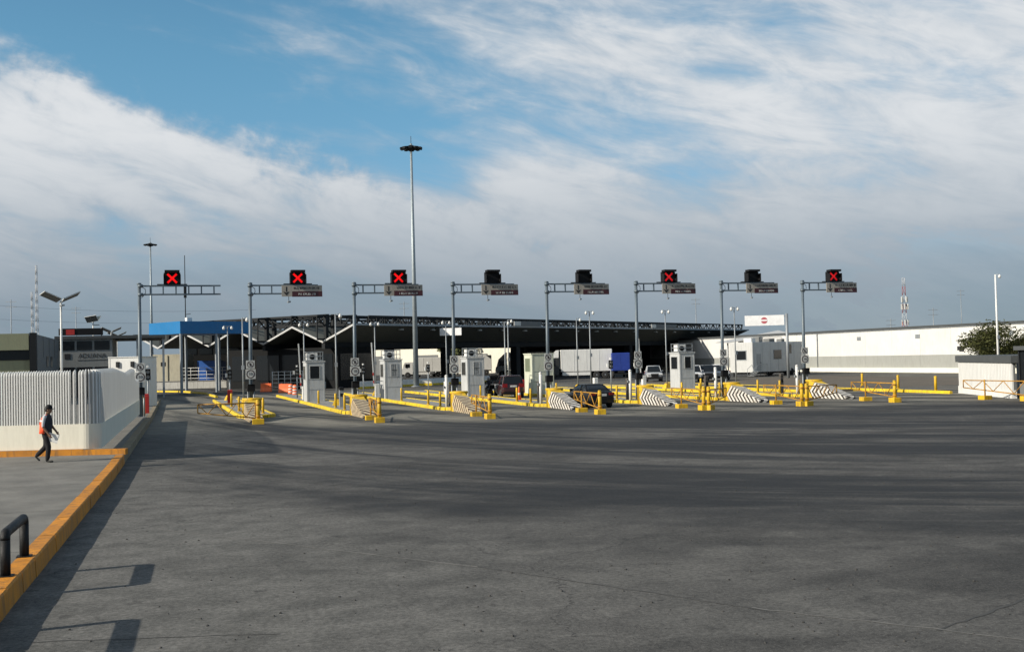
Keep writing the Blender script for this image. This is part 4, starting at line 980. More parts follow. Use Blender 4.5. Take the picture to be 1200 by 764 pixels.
rider = thing('person', 'person in dark jacket and grey helmet seated on the motorcycle', 'person', (p.x, p.y+.9, 0), R(4))
J2 = {'pelvis': ((0, -.15, .86), (.14, .13)), 'waist': ((0, -.13, 1.0), (.14, .11)), 'chest': ((0, -.06, 1.2), (.17, .12)), 'upper': ((0, -.02, 1.34), (.13, .09)), 'neck': ((0, .0, 1.42), .055), 'head': ((0, .03, 1.54), (.075, .09)), 'crown': ((0, .03, 1.61), .06)}
B2 = [('pelvis', 'waist'), ('waist', 'chest'), ('chest', 'upper'), ('upper', 'neck'), ('neck', 'head'), ('head', 'crown')]; T2 = {'head': 0, 'crown': 0, 'neck': 0, 'waist': 2, 'chest': 1, 'upper': 1}
for s_, sx in (('R', 1), ('L', -1)):
    J2.update({'hip'+s_: ((sx*.12, -.10, .84), .085), 'knee'+s_: ((sx*.21, .30, .72), .062), 'ank'+s_: ((sx*.19, .02, .34), .045), 'toe'+s_: ((sx*.20, .17, .28), (.04, .03)), 'sh'+s_: ((sx*.20, -.02, 1.33), .065), 'el'+s_: ((sx*.30, .12, 1.12), .048), 'wrist'+s_: ((sx*.32, .30, 1.10), .032)})
    B2 += [('pelvis', 'hip'+s_), ('hip'+s_, 'knee'+s_), ('knee'+s_, 'ank'+s_), ('ank'+s_, 'toe'+s_), ('upper', 'sh'+s_), ('sh'+s_, 'el'+s_), ('el'+s_, 'wrist'+s_)]
    T2.update({'hip'+s_: 2, 'knee'+s_: 2, 'ank'+s_: 2, 'toe'+s_: 3, 'sh'+s_: 1, 'el'+s_: 1, 'wrist'+s_: 1})
    hand_bones(J2, B2, T2, s_, J2['wrist'+s_][0], Vector((0, .3, -.9)), Vector((0, .5, -.1)), Vector((-sx*.9, 0, .1)), 0)
skin_body('body', J2, B2, T2, [SKIN, NAVY, TROUS, SHOE], 'pelvis', rider)
MB().lathe((0, .03, 1.56), [(.09, -.11), (.125, -.05), (.13, .02), (.11, .09), (.06, .13), (.005, .142)], 18).build('helmet', mat('grey_helmet', (.3, .3, .31), .3, coat=.5), rider)

# ================================================================== CANOPY OVER THE INSPECTION PLATFORM
O = C2W(-18.6, 136); AA = math.atan2(96, 66)-PSI
can = thing('inspection_canopy', 'long dark folded-plate canopy with white edge and roof trusses', 'canopy', (O.x, O.y, 0), AA)
LC, PER, ZR, ZV, NP = 117.0, 10.2, 7.5, 5.55, 4
for i in range(NP):
    y0 = i*PER; L0 = LC
    for (ya, za, yb, zb) in ((y0, ZR, y0+PER/2, ZV), (y0+PER/2, ZV, y0+PER, ZR)):
        MB().loft([[(0, ya, za), (0, yb, zb), (0, yb, zb+.16), (0, ya, za+.16)], [(L0, ya, za), (L0, yb, zb), (L0, yb, zb+.16), (L0, ya, za+.16)]]).build('roof_plate', SOFFIT, can)
        MB().loft([[(-.14, ya, za-.03), (-.14, yb, zb-.03), (-.14, yb, zb+.20), (-.14, ya, za+.20)], [(-.004, ya, za-.03), (-.004, yb, zb-.03), (-.004, yb, zb+.20), (-.004, ya, za+.20)]]).build('gable_trim', WHEDGE, can)
MB().bb(0, LC, -.12, -.004, ZR-.04, ZR+.2).build('eave_trim', GALV, can)
MB().bb(0, LC, PER/2-.25, PER/2+.25, ZV-.75, ZV-.01).build('valley_beam', DARKST, can)
MB().bb(0, LC, PER*1.5-.25, PER*1.5+.25, ZV-.75, ZV-.01).build('valley_beam', DARKST, can)
def truss(y, z0, z1, x0, x1, step, name='roof_truss'):
    mb = MB(); mb.bar((x0, y, z1), (x1, y, z1), .22); mb.bar((x0, y, z0), (x1, y, z0), .22); x = x0; i = 0
    while x < x1-.1:
        mb.bar((x, y, z0 if i % 2 else z1), (min(x+step, x1), y, z1 if i % 2 else z0), .14); mb.bar((x, y, z0), (x, y, z1), .12); x += step; i += 1
    o = mb.build(name, DARKST, can); return o
truss(1.3, ZR-.1, ZR+1.15, 4, LC, 1.5); truss(PER+.2, ZR+.2, ZR+1.4, 0, LC, 2.0)
for i in range(NP-1):
    truss(PER*(i+.5), ZV+.4, ZR+1.3, -1.0, LC*.9, 3.0)
def ctruss(x, y0, y1, z0, z1):
    mb = MB(); mb.bar((x, y0, z1), (x, y1, z1), .25); mb.bar((x, y0, z0), (x, y1, z0), .2); n_ = int((y1-y0)/2.5)
    for i in range(n_):
        a, b = y0+(y1-y0)*i/n_, y0+(y1-y0)*(i+1)/n_; mb.bar((x, a, z0 if i % 2 else z1), (x, b, z1 if i % 2 else z0), .16); mb.bar((x, a, z0), (x, a, z1), .14)
    return mb.build('cross_truss', DARKST, can)
for x in (1.0, 6, 20, 34): ctruss(x, 5.1, 34, ZR+.3, ZR+1.4)
for i in range(4):
    for dx in (.3, 1.6): MB().bb(dx, dx+.45, PER*(i+.5)-.2, PER*(i+.5)+.2, ZV+.2, ZR+1.5).build('roof_mast', DARKST, can)
for x in (6, 24, 41, 58, 76, 94, 112):
    for y in ((PER*.5, PER*1.5) if x in (24, 58, 94) else (PER*.5,)): MB().bev((x, y, (ZV-.75)/2), (1.1, 1.1, ZV-.76), .05).build('column', DARKST, can)
for i, px in enumerate((470, 507, 562, 589, 615, 652, 676, 699, 721, 743, 768, 790, 811, 830, 849)):
    d = ray(px, 389.5); n_ = Vector((-math.sin(AA), math.cos(AA), 0)); t = ((O+n_*.9)-Vector((0, 0, CAMZ))).dot(n_)/d.dot(n_); q = Vector((0, 0, CAMZ))+d*t
    lx = (q-O).dot(Vector((math.cos(AA), math.sin(AA), 0)))
    if 0 < lx < LC:
        MB().lathe((lx, .9, 6.98), [(.38, 0), (.34, .12), (.15, .2)], 14).build('ceiling_lamp', SIGNW, can)
def on_eave(px, y=-.2):
    d = ray(px, 385); n_ = Vector((-math.sin(AA), math.cos(AA), 0)); t = ((O+n_*y)-Vector((0, 0, CAMZ))).dot(n_)/d.dot(n_); q = Vector((0, 0, CAMZ))+d*t
    return (q-O).dot(Vector((math.cos(AA), math.sin(AA), 0)))
lx = on_eave(528, -1.6); wsp = O+Vector((math.cos(AA), math.sin(AA), 0))*lx+Vector((-math.sin(AA), math.cos(AA), 0))*-1.6
ws = thing('hanging_sign', 'blank white sign hanging from the front edge of the long canopy', 'sign', (wsp.x, wsp.y, 0), -PSI-R(14))
MB().bb(-1.45, 1.45, -.05, .05, 6.25, 7.2).build('panel', mat('bright_sign_white', (.75, .75, .75), .5), ws)
for x in (-1.2, 1.2): MB().bar((x, 0, 7.2), (x, .9, 7.6), .05).build('hanger', GALV, ws)
for a, b in ((602, 634), (763, 792)):
    x0, x1 = on_eave(a), on_eave(b); MB().bb(x0, x1, -.32, -.2, ZR+.15, ZR+.85).build('fascia_sign', GREYW, can); MB().bb(x0, x0+1.6, -.36, -.325, ZR+.2, ZR+.8).build('emblem_plate', SIGNW, can)
# dark office under the left end of the canopy
hall = thing('inspection_hall', 'dark glazed office under the left end of the long canopy', 'building', (O.x, O.y, 0), AA)
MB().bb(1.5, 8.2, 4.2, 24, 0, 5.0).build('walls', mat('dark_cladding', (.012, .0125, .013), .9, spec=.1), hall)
for i in range(2): MB().bb(1.9+i*3.1, 4.8+i*3.1, 4.12, 4.19, 1.0, 4.2).build('window', GLASS, hall)
for i in range(4): MB().bb(1.43, 1.495, 5+i*4.6, 9+i*4.6, 1.0, 4.2).build('window', GLASS, hall)
pl = thing('low_wall', 'long low white wall in front of the dark glazed office', 'wall', (O.x, O.y, 0), AA)
MB().bb(-2, 24, -2.2, -1.7, 0, .85).build('wall', WHITE, pl); MB().bb(-2.1, 24.1, -2.4, -2.21, 0, .25).build('yellow_kerb', YELK, pl)
MB().bb(72, LC, 15, 24, 0, 5.2).build('shade_block', mat('dark_cladding', (.012, .0125, .013), .9, spec=.1), can)  # added black block, keeps the depth under the canopy dark

# far cream shed and trees seen through the canopy
fs = thing('far_shed', 'low cream shed seen through the open canopy', 'building', C2W(-10, 250), -PSI-R(24))
MB().bb(-40, 90, 0, 20, 0, 6.0).build('walls', CREAM, fs)
MB().bb(-41, 91, -.6, 21, 6.002, 6.5).build('roof', DKROOF, fs)
for i in range(10): MB().bb(-36+i*12, -31+i*12, -.06, -.005, 0, 4.2).build('door', GREYW, fs)
LEAF = mat('olive_leaf', (0.10, 0.11, 0.035), 0.7, 0, 0.35, 1.2)
BARK = mat('bark', (0.09, 0.065, 0.045), 0.9, 0, 0.3, 6, bump=0.6)
def tree(loc, h, rx, label, nleaf, seed, ls=.16, group=None):
    rg = random.Random(seed); T = thing('leafy_tree', label, 'tree', loc, rg.random()*6, group)
    mb = MB(); mb.tube((0, 0, 0), (.1, .05, h*.42), .2, .13, n=10); tips = []
    for i in range(9):
        a = i*2.4+rg.random(); e = Vector((math.cos(a)*rx*rg.uniform(.35, .75), math.sin(a)*rx*rg.uniform(.35, .75), h*rg.uniform(.55, .95))); s0 = Vector((.08, .04, h*rg.uniform(.28, .42))); m_ = s0.lerp(e, .5)+Vector((0, 0, .25))
        mb.tube(s0, m_, .09, .055, n=6); mb.tube(m_, e, .055, .02, n=6); tips += [e, m_, m_.lerp(e, .5)]
        for j in range(3):
            q = e+Vector((rg.uniform(-1, 1)*rx*.35, rg.uniform(-1, 1)*rx*.35, rg.uniform(-.2, .25)*h*.5)); mb.tube(m_.lerp(e, .6), q, .03, .008, n=5); tips.append(q)
    mb.build('trunk', BARK, T)
    mb = MB(); cl_ = [(t_, rg.uniform(.35, .75)*rx*.5) for t_ in tips]
    for i in range(nleaf):
        c, r_ = rg.choice(cl_); d = Vector((rg.gauss(0, 1), rg.gauss(0, 1), rg.gauss(0, .8))).normalized()*r_*rg.random()**.45; p = c+d
        if p.z < h*.22: continue
        u = Vector((rg.gauss(0, 1), rg.gauss(0, 1), rg.gauss(0, .6))).normalized(); w_ = u.orthogonal().normalized(); s1 = ls*rg.uniform(.6, 1.3)
        mb.face([p-u*s1, p+w_*s1*.42, p+u*s1, p-w_*s1*.42])
    o = mb.build('crown', LEAF, T); o['kind'] = 'stuff'
    return T
for px, Z, h, sd in ((535, 235, 7.5, 1), (548, 238, 6.5, 2), (527, 240, 7, 3), (640, 245, 6.5, 4), (604, 250, 6.5, 5)):
    c = C2W((px-600)/F*Z, Z); tree((c.x, c.y, 0), h, 2.8, 'dark green tree seen through the open canopy in front of the cream shed', 2200, sd, .3, 'trees behind the canopy')
for px, py, h, rx, sd, lab in ((1166, 440, 4.6, 2.9, 11, 'broad olive-green tree behind the corrugated screen'), (1198, 440, 4.0, 2.4, 12, 'smaller olive-green tree beside the broad one behind the screen')):
    Z = 96; c = C2W((px-600)/F*Z, Z); tree((c.x, c.y, 0), h, rx, lab, 9000, sd, .13)

# ================================================================== WHITE WAREHOUSE ON THE RIGHT
wh = thing('white_warehouse', 'long white warehouse wall with grey lower band and dark roof edge', 'warehouse', (93.5, 0, 0))
MB().bb(.12, 60, 30, 235, 0, 5.7).build('core', WAREW, wh)
n_ = 0; yy = 30
while yy < 234:
    MB().bb(0+random.uniform(-.006, .006), .119, yy, yy+5.98, 2.25, 5.72).build('wall_panel', WAREW, wh); MB().bb(-.07, .119, yy, yy+5.98, .6, 2.24).build('dado_panel', WAREG, wh); yy += 6
MB().bb(-.45, -.08, 30, 235, 0, .62).build('plinth', CREAM, wh)
MB().bb(-.18, 60, 29.8, 235.2, 5.73, 5.98).build('roof_edge', DKROOF, wh)
MB().bb(-.1, .0, 30, 235, 5.60, 5.715).build('gutter', GALV, wh)
for yy in (150, 180): MB().tube((-.12, yy, .6), (-.12, yy, 5.6), .07, n=8).build('downpipe', GALV, wh)
MB().bev((-.2, 118, 3.0), (.3, .9, .5), .03).build('wall_lamp', SIGNK, wh)
for yy in (88, 109, 126, 139): MB().bb(-.05, -.008, yy, yy+.9, 4.4, 4.9).build('vent', GALV, wh)
MB().poly_tube([Vector((-.1, 84, 2.6)), Vector((-.1, 106, 2.6)), Vector((-.1, 106, .6))], .05, 6).build('pipe_run', GALV, wh)
sp = thing('lamp_post', 'thin dark pole standing against the white warehouse wall', 'pole', G(1055, 435.5))
MB().tube((0, 0, 0), (0, 0, 4.0), .07, .05, n=8).build('pole', GALV, sp); MB().bb(-.25, .25, -.05, .05, 3.9, 4.0).build('crossbar', GALV, sp)
# white sail-like shade roof behind the trailer
sh = thing('shade_roof', 'white pitched shade roof showing behind the inspection trailer', 'shade roof', C2W(38.9, 190), -PSI+R(6))
MB().loft([[(-4.4, -3, 4.7), (6.5, -3, 5.9), (6.5, 4, 6.6), (-4.4, 4, 4.8)], [(-4.4, -3, 4.8), (6.5, -3, 6.0), (6.5, 4, 6.7), (-4.4, 4, 4.9)]]).build('roof_sheet', WHEDGE, sh)
for x in (-3.5, 1, 5.5):
    MB().tube((x, 0, 0), (x, 0, 5.0+(x+4.4)*.1), .12, n=8).build('post', GALV, sh)
# inspection trailer
cx_, cz_ = (881-600)/F*147, 147.0; co = C2W(cx_, cz_)
tr = thing('inspection_trailer', 'white windowed inspection trailer on legs with roof units', 'trailer', (co.x, co.y, 0), R(45)-PSI)
TG = mat('trailer_panel', (.44, .445, .435), .55, 0, .05, .8, dirt=.2)
LT, WT = 12.0, 3.5
MB().bev((LT/2, WT/2, 2.5), (LT, WT, 3.85), .06).build('body', TG, tr)
for i in range(7): MB().bb(.3+i*1.9, .34+i*1.9, -.012, -.002, .65, 4.35).build('panel_seam', GALV, tr)
for x0, x1, z0, z1 in ((4.9, 6.7, 2.2, 3.35), (8.6, 9.2, 2.9, 4.1)):
    w_ = MB().bb(x0-.07, x1+.07, -.03, -.004, z0-.07, z1+.07).build('window', GALV, tr); MB().bb(x0, x1, -.05, -.032, z0, z1).build('pane', GLASS, w_)
w_ = MB().bb(-.03, -.004, .9, 2.5, 2.1, 3.4).build('window', GALV, tr); MB().bb(-.05, -.032, 1.0, 2.4, 2.2, 3.3).build('pane', GLASS, w_)
d_ = MB().bb(.9, 1.9, -.03, -.004, .75, 2.9).build('door', GALV, tr); MB().bb(1.7, 1.75, -.06, -.032, 1.7, 1.85).build('handle', DARKST, d_)
for x, y, d in ((1.2, 1.2, (1.0, 1.2, .5)), (3.8, 1.6, (.9, .9, .7)), (6.2, 1.5, (1.3, 1.0, .45)), (9.2, 1.6, (.8, .8, .4))): MB().bev((x, y, 4.43+d[2]/2), d, .05).build('roof_unit', WHITE if x < 2 else GREYW, tr)
mb = MB(); mb.poly_tube([Vector((2.5, .3, 4.43)), Vector((2.5, .3, 5.0)), Vector((7.5, .3, 5.0)), Vector((7.5, .3, 4.43))], .04, 6); mb.build('roof_rail', GALV, tr)
for x in (8.2, 9.2):
    for y in (.2, WT-.2): wheel(tr, x, y, .48, .3)
for x in (.5, 4.0, 11.5):
    for y in (.25, WT-.25): MB().tube((x, y, 0), (x, y, .58), .09, n=8).build('leg', DARKST, tr)
MB().bb(1, 11, .4, WT-.4, .35, .57).build('chassis', DARKST, tr)
st = thing('access_stairs', 'metal access stairs with handrails against the inspection trailer', 'stairs', C2W(cx_-1.0, cz_-2.2), R(45)-PSI)
for i in range(4): MB().bb(1.2+i*.3, 1.5+i*.3, 0, 1.0, .12+i*.17, .16+i*.17).build('tread', GALV, st)
for y in (0, 1.0):
    MB().poly_tube([Vector((1.2, y, 0)), Vector((1.2, y, 1.0)), Vector((2.4, y, 1.6)), Vector((4.2, y, 1.6)), Vector((4.2, y, 0))], .03, 6).build('handrail', GALV, st)
MB().bb(2.4, 4.2, 0, 1.0, .62, .68).build('landing', GALV, st)
# white sign board on post
sg = thing('sign_board', 'white board with round red emblem on a tall grey post above the trailer', 'sign', G(924, 443), -PSI-R(8))
MB().tube((0, 0, 0), (0, 0, 7.6), .17, n=12).build('post', GALV, sg)
MB().bb(-4.85, -.3, -.06, .02, 6.25, 7.45).build('board', mat('bright_sign_white', (.85, .85, .85), .5), sg)
em = MB(); em.lathe((-2.6, -.061, 6.85), [(.38, 0), (.38, -.006)], 24, 'Y'); eo = em.build('round_emblem', mat('faded_red', (.42, .10, .12), .6), sg); MB().bb(-2.98, -2.22, -.075, -.068, 6.78, 6.95).build('bar', MATS['bright_sign_white'], eo)
for z in (6.4, 7.3): MB().bar((-.3, 0, z), (0, 0, z), .08).build('bracket', GALV, sg)

# ================================================================== CORRUGATED SCREEN AND GUARD HUT, RIGHT
sa_, sb_ = G(1124, 460.5), G(1187, 467); sd_ = (sa_-sb_); SL = sd_.length
scn = thing('slatted_screen', 'white ribbed screen with dark roof, backed by the broad tree', 'screen', (sb_.x, sb_.y, 0), math.atan2(sd_.y, sd_.x)-math.pi/2)
MB().bb(-.05, .25, 0, SL, 0, .5).build('low_wall', WHITE, scn)
MB().bb(.08, .2, 0, SL, .502, 2.12).build('backing', GREYW, scn)  # grey backing colours in the shade of the gaps between slats
SMR = slat_mesh(.215, .10, 0, 1)
yy = .1
while yy < SL-.05:
    o = link('slat', SMR, scn, (.025, yy, .502), math.pi/2); o.scale = (1.0, 1, 1.62+random.uniform(-.006, .006)); yy += .27
MB().bb(-.10, 4.2, -.2, SL+.3, 2.14, 2.58).build('roof', DKROOF, scn)
for y in (.1, SL-.1): MB().bb(3.9, 4.1, y-.1, y+.1, 0, 2.13).build('post', GALV, scn)
hut = thing('guard_hut', 'dark glazed guard hut at the end of the ribbed screen', 'hut', (sb_.x+.1, sb_.y-7.4, 0), 0)
MB().bb(0, 4, 0, 6.9, 0, .9).build('base_wall', GREYW, hut); MB().bb(.05, 3.95, .05, 6.85, .902, 2.9).build('glazing', GLASS, hut); MB().bb(-.2, 4.2, -.2, 7.1, 2.902, 3.15).build('roof', DKROOF, hut)
for y in (0.02, 2.3, 4.6, 6.88): MB().bb(-.03, .06, y-.05, y+.05, .905, 2.9).build('mullion', DARKST, hut)

# ================================================================== LEFT BACKGROUND
ob_ = thing('olive_building', 'flat-roofed olive building with dark recess strip behind the slatted fence', 'building', (-9.3, 99, 0))
MB().bb(-32, -.45, 0, 22, 0, 5.9).build('walls', OLIVE, ob_)
MB().bb(-32, -.5, -.45, -.004, 4.75, 6.05).build('fascia', OLIVE, ob_); MB().bb(-31.5, -.5, -.06, -.005, 3.95, 4.72).build('dark_recess_strip', GLASS, ob_)  # dark strip stands in for the shaded recess below the fascia
MB().bb(-.44, .05, -.5, .4, 0, 6.1).build('corner_column', DARKST, ob_)
MB().bb(-.44, -.02, .42, 22.5, 0, 6.0).build('side_wall', GREYW, ob_)
for i in range(4): MB().bb(-.015, .0, .6+i*5.5, .66+i*5.5, 4.2, 5.95).build('panel_joint', DARKST, ob_)
for y in (9.0, 13.0): MB().bb(-.015, .02, y, y+1.6, 3.4, 4.3).build('window', GLASS, ob_)
MB().bb(-20, -4, 3, 9, 6.0, 6.35).build('roof_plant', DKROOF, ob_)
ad = thing('customs_office', 'grey two-storey office with name lettering and roof signboard', 'building', (-9.7, 122.6, 0))
MB().bb(0, 5.3, 0, 14, 0, 6.1).build('walls', mat('office_grey', (.21, .215, .21), .7, 0, .08, .8, dirt=.2), ad)
for i in range(3): MB().bb(.3+i*1.65, 1.75+i*1.65, -.05, -.004, 5.0, 5.9).build('window', GLASS, ad)
for i in range(3): MB().bb(.3+i*1.65, 1.75+i*1.65, -.05, -.004, .3, 3.3).build('window', GLASS, ad)
MB().bb(-.1, 10.4, -.3, 14.1, 6.102, 6.4).build('roof', DKROOF, ad)
for x in (7.6, 10.1): MB().bb(x, x+.22, 0, .22, 0, 6.1).build('roof_post', GALV, ad)
text('ADUANA', .62, SIGNK, ad, (3.4, -.02, 4.4)); MB().bb(.8, 1.35, -.03, -.004, 4.1, 4.65).build('emblem', SIGNK, ad); MB().bb(2.0, 4.8, -.025, -.004, 3.96, 4.0).build('underline', SIGNK, ad)
MB().bb(.2, 4.4, 1.0, 1.15, 6.5, 7.2).build('roof_board', BLACK, ad); MB().bb(.9, 1.7, .96, .995, 6.56, 7.1).build('red_panel', RED, ad)
for x in (.4, 4.2): MB().bb(x, x+.1, 1.0, 1.1, 6.4, 6.5).build('board_leg', DARKST, ad)
# blue checkpoint canopy
bc = thing('blue_canopy', 'bright blue flat checkpoint canopy on slim columns', 'canopy', C2W((211-600)/F*132, 132), R(45)-PSI)
MB().bb(0, 9.4, 0, 7.4, 6.87, 8.3).build('fascia_box', BLUEL, bc)
for x in (.15, 4.7, 9.25):
    for y in (.15, 7.2): MB().bb(x-.12, x+.12, y-.12, y+.12, 0, 6.87).build('column', GALV, bc)
MB().bev((2.2, 2, 8.55), (.7, .5, .5), .05).build('roof_unit', WHITE, bc)
def camthing(name, label, cat, px, Z, z=0, group=None):
    c = C2W((px-600)/F*Z, Z); return thing(name, label, cat, (c.x, c.y, z), -PSI, group)
of = camthing('beige_block', 'beige plastered block behind the blue canopy columns', 'building', 176, 163)
MB().bb(0, 4.4, 0, 6, 0, 4.85).build('walls', BEIGE, of); MB().bb(1.4, 2.2, -.05, -.004, 3.2, 3.75).build('notice', DARKST, of); MB().bb(2.15, 2.4, -.1, -.005, 0, 4.7).build('pilaster', BEIGE, of)
o2 = camthing('dark_office', 'dark shaded office building beneath the blue canopy', 'building', 212, 172)
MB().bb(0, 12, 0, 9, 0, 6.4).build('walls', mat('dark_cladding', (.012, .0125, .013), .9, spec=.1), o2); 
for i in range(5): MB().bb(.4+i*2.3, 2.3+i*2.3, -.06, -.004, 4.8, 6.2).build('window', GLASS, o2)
b2_ = camthing('blue_cabin', 'blue metal cabin behind the white railing', 'cabin', 230, 164)
MB().bev((1.5, 1.5, 2.35), (3.0, 3.0, 2.9), .05).build('body', BLUEP, b2_); MB().bb(-.0, 3.0, 0, 3, 0, .9).build('base', CONC, b2_); MB().bb(3.02, 5.4, .4, 2.8, .9, 3.7).build('dark_blue_side', mat('dark_blue_panel', (.012, .03, .09), .5), b2_)  # darker blue block forms the right-hand side of the cabin
b3_ = camthing('beige_wall', 'short beige wall to the right of the blue cabin', 'wall', 279, 164)
MB().bb(0, 1.9, 0, .3, 0, 4.7).build('wall', BEIGE, b3_); MB().bb(-.05, 1.95, -.05, .35, 4.702, 4.8).build('coping', CONC, b3_)
pw = camthing('parapet', 'low whitewashed parapet below the white railing', 'wall', 165, 160)
MB().bb(0, 18, 0, .3, 0, 1.0).build('wall', mat('whitewash', (.5, .49, .45), .8, 0, .12, .6, dirt=.4), pw); MB().bb(-.05, 18.05, -.06, .36, 1.002, 1.1).build('coping', CONC, pw)
rw = camthing('white_railing', 'white tubular railing in front of the blue cabin', 'railing', 213, 160, 1.1)
for i in range(10): MB().tube((i*1.1, .15, 0), (i*1.1, .15, 1.75), .04, n=6).build('post', WHITE, rw)
for z in (.3, .8, 1.3, 1.75): MB().tube((0, .15, z), (9.9, .15, z), .03, n=6).build('rail', WHITE, rw)
rw2 = camthing('white_railing', 'white tubular railing behind the orange barriers', 'railing', 318, 142, 0)
for i in range(8): MB().tube((i*.75, 0, 0), (i*.75, 0, 2.2), .04, n=6).build('post', WHITE, rw2)
for z in (.3, .8, 1.3, 1.75, 2.15): MB().tube((0, 0, z), (5.25, 0, z), .03, n=6).build('rail', WHITE, rw2)
ys_ = thing('warning_sign', 'dull yellow rectangular sign on a short post behind the orange barriers', 'sign', G(310, 452), -PSI)
MB().tube((0, .05, 0), (0, .05, 1.5), .05, n=8).build('post', GALV, ys_); MB().bb(-.75, .75, -.02, .0, 1.3, 2.7).build('panel', mat('dull_yellow', (.30, .24, .02), .6), ys_)
for i in range(3): MB().bb(-.55, .55, -.03, -.022, 1.6+i*.33, 1.72+i*.33).build('text_line', mat('olive_text', (.12, .10, .02), .6), ys_)
cab = thing('utility_cabinet', 'grey utility cabinet to the right of the dull yellow sign', 'cabinet', G(321, 452), -PSI)
MB().bev((0, 0, .75), (.9, .6, 1.5), .03).build('body', GALV, cab); MB().bb(-.4, .4, -.32, -.305, .1, 1.4).build('door', GALV, cab)

# solar street lamps
def solar(px, Z, h, rz, label, sc_=1.0):
    c = C2W((px-600)/F*Z, Z); T = thing('solar_lamp', label, 'street lamp', (c.x, c.y, 0), rz, 'solar street lamps behind the slatted fence')
    MB().tube((0, 0, 0), (0, 0, h-.55), .10*sc_, .07*sc_, n=10).build('pole', WHITE, T)
    for s in (-1, 1):
        M_ = Matrix.Rotation(-s*R(24), 3, 'Y') @ Matrix.Rotation(-R(11), 3, 'X')
        def tp(x, y, z): return M_ @ Vector((x, y, z))+Vector((0, 0, h-.6))
        for nm, z0, z1, m in (('panel_frame', 0, .05, WHITE), ('solar_panel', .052, .07, SOLAR), ('panel_back', -.02, -.002, GREYW)):
            a, b = (s*.12, s*1.45) if s > 0 else (s*1.45, s*.12); e = .0 if nm == 'panel_frame' else .04
            P = [tp(x, y, z) for z in (z0, z1) for x, y in ((a+e, -.6+e), (b-e, -.6+e), (b-e, .6-e), (a+e, .6-e))]
            MB().hexa(P).build(nm, m, T)
    MB().bev((0, -.3, h-.9), (.25, .7, .1), .02).build('lamp_head', GALV, T)
solar(71.5, 85, 8.75, R(18), 'large solar street lamp with two tilted panels behind the slatted fence')
solar(109, 124, 8.7, R(80), 'solar street lamp with panels seen end-on, in front of the grey office')
solar(130, 158, 8.6, R(10), 'slim solar street lamp with spread panels beside its twin'); solar(137, 172, 8.4, R(14), 'farther solar street lamp with spread panels beside its twin')
# high floodlight masts
def mast(loc, h, label, r=.34):
    T = thing('floodlight_mast', label, 'floodlight mast', loc, 0, 'tall floodlight masts')
    MB().tube((0, 0, 0), (0, 0, h), r, r*.38, n=14).build('pole', mat('mast_grey', (.28, .32, .34), .5, .3), T)
    MB().lathe((0, 0, h-.9), [(.3, 0), (.8, .3), (.85, .45), (.6, .5), (.25, .7)], 18).build('head_ring', DARKST, T)
    for i in range(10):
        a = 2*math.pi*i/10; MB().box((.98*math.cos(a), .98*math.sin(a), h-.55), (.72, .4, .24), rz=a, ry=R(10)).build('floodlight', DARKST, T)
    MB().tube((0, 0, h-.1), (0, 0, h+.9), .03, n=6).build('lightning_rod', DARKST, T)
    MB().lathe((0, 0, 0), [(r*1.8, 0), (r*1.8, .06), (r*1.1, .12)], 14).build('base_plate', GALV, T)
mast(C2W((486.3-600)/F*138, 138), 29.2, 'tall floodlight mast rising beside the third-island booth')
c = C2W((177.5-600)/F*236, 236); mast((c.x, c.y, 0), 28.7, 'distant floodlight mast rising behind the blue canopy')
mf = thing('mast_plinth', 'white plinth with yellow edge at the foot of the tall floodlight mast', 'plinth', C2W((482-600)/F*141, 141), -PSI)
MB().bev((0, 2.5, .35), (4.5, 2.0, .7), .05).build('block', WHITE, mf); MB().bb(-2.3, 2.3, 1.1, 1.45, 0, .3).build('yellow_kerb', YELK, mf)
# lattice towers, antenna masts, utility lines
def lattice(px, Z, h, w0, w1, label, colours, seg=10):
    c = C2W((px-600)/F*Z, Z); T = thing('radio_tower', label, 'radio tower', (c.x, c.y, 0), .4, 'distant radio towers')
    for s_ in range(seg):
        z0, z1 = h*s_/seg, h*(s_+1)/seg; a, b = w0+(w1-w0)*s_/seg, w0+(w1-w0)*(s_+1)/seg; mb = MB(); L = [Vector((math.cos(t), math.sin(t), 0)) for t in (0, 2.094, 4.189)]
        for i in range(3):
            p, q = L[i], L[(i+1) % 3]; mb.tube(p*a+Vector((0, 0, z0)), p*b+Vector((0, 0, z1)), .09, n=5); mb.tube(p*a+Vector((0, 0, z0)), q*b+Vector((0, 0, z1)), .06, n=4); mb.tube(p*b+Vector((0, 0, z1)), q*b+Vector((0, 0, z1)), .05, n=4)
        mb.build('lattice_section', colours[s_ % len(colours)], T)
    return T
RW = [mat('tower_red', (.30, .06, .05), .6), mat('tower_grey', (.42, .43, .44), .6)]
t = lattice(1061, 400, 27.5, 1.3, .55, 'red and white lattice tower with dishes beyond the white warehouse', RW[::-1], 9)
for z, n_ in ((17.5, 5), (20, 4), (12, 3), (8.5, 3)):
    for i in range(n_):
        a = i*2*math.pi/n_+z; MB().bev((1.1*math.cos(a), 1.1*math.sin(a), z), (.4, .4, 1.9), .05, a).build('panel_antenna', SIGNW, t)
lattice(43, 420, 41, .7, .35, 'thin grey lattice mast behind the olive building, taller of two', [RW[1]], 12); lattice(37.5, 430, 32, .6, .35, 'thin grey lattice mast behind the olive building, shorter of two', [RW[1]], 10)
c = C2W((217.5-600)/F*165, 165); am = thing('antenna_mast', 'slim dark antenna mast rising above the blue canopy', 'antenna', (c.x, c.y, 0)); MB().tube((0, 0, 0), (0, 0, 19), .10, .05, n=8).build('pole', DARKST, am)
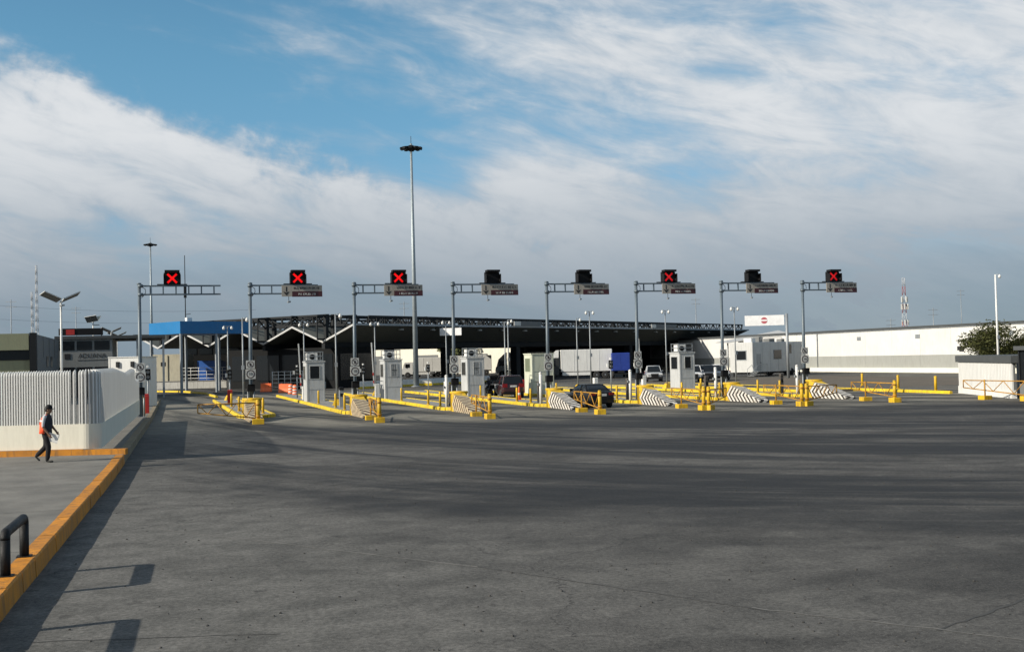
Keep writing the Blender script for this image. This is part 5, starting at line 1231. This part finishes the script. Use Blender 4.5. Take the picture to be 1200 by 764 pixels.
MB().bev((0, 0, 13.8), (.4, .4, 1.8), .05).build('antenna_unit', DARKST, am); MB().tube((0, 0, 10.5), (.7, -.3, 10.6), .04, n=6).build('side_arm', DARKST, am); MB().bev((.1, 0, 9.3), (.5, .5, .7), .05).build('relay_box', DARKST, am)
for px, Z, h, lab in ((13, 300, 21.5, 'grey utility pole behind the olive building, tallest of the row'), (29, 320, 11.5, 'short grey utility pole behind the olive building'), (89, 350, 22, 'faint pole rising behind the grey office'), (474, 330, 20, 'utility pole with crossarm beyond the canopy near the tall mast'), (465, 300, 15, 'thin pole beyond the canopy beside a crossarm pole'), (816, 360, 20.5, 'utility pole with wide crossarm beyond the canopy'), (1094, 330, 14.5, 'utility pole with crossarms beyond the warehouse, beside the lattice tower'), (1044, 340, 12, 'short pole beyond the warehouse, near the lattice tower'), (1127, 420, 24, 'thin pole beyond the warehouse, above its long roof')):
    c = C2W((px-600)/F*Z, Z); T = thing('utility_pole', lab, 'utility pole', (c.x, c.y, 0), -PSI, 'distant utility poles')
    MB().tube((0, 0, 0), (0, 0, h), .16, .10, n=6).build('pole', GALV, T)
    for z in (h-.6, h-2.0): MB().bar((-1.4, 0, z), (1.4, 0, z), .12).build('crossarm', GALV, T)
for y0, y1, Z, lab in ((355.5, 363, 300, 'upper power line strung behind the slatted fence'), (372, 375, 300, 'lower power line strung behind the slatted fence')):
    T = thing('power_line', lab, 'power line', (0, 0, 0)); a, b = AT(-40, y0, Z), AT(300, y1, Z+20); pts = [a.lerp(b, i/16)-Vector((0, 0, 1.2*math.sin(math.pi*i/16))) for i in range(17)]
    MB().poly_tube(pts, .03, 4).build('wire', DARKST, T)

# loose grit and pebbles on the plaza
rg = random.Random(5); mb = MB()
for i in range(260):
    px, py = rg.uniform(60, 1190), rg.uniform(545, 762)**1.0; p = G(px, py); r_ = rg.uniform(.006, .022)
    if p.x < KX(p.y)+.15: continue
    a = rg.random()*6
    rings = [[(p.x+q*r_*math.cos(a+t)*rg.uniform(.8, 1.3), p.y+q*r_*math.sin(a+t)*rg.uniform(.8, 1.3), z_*r_) for t in (0, 1.26, 2.5, 3.77, 5.0)] for q, z_ in ((1, 0.02), (.9, .6), (.4, .95))]
    mb.loft(rings, True)
gr = mb.build('pebbles', mat('dark_pebble', (.045, .043, .04), .8, 0, .5, 9)); gr['kind'] = 'stuff'; gr['label'] = 'loose dark pebbles scattered over the plaza surface'; gr['category'] = 'pebbles'
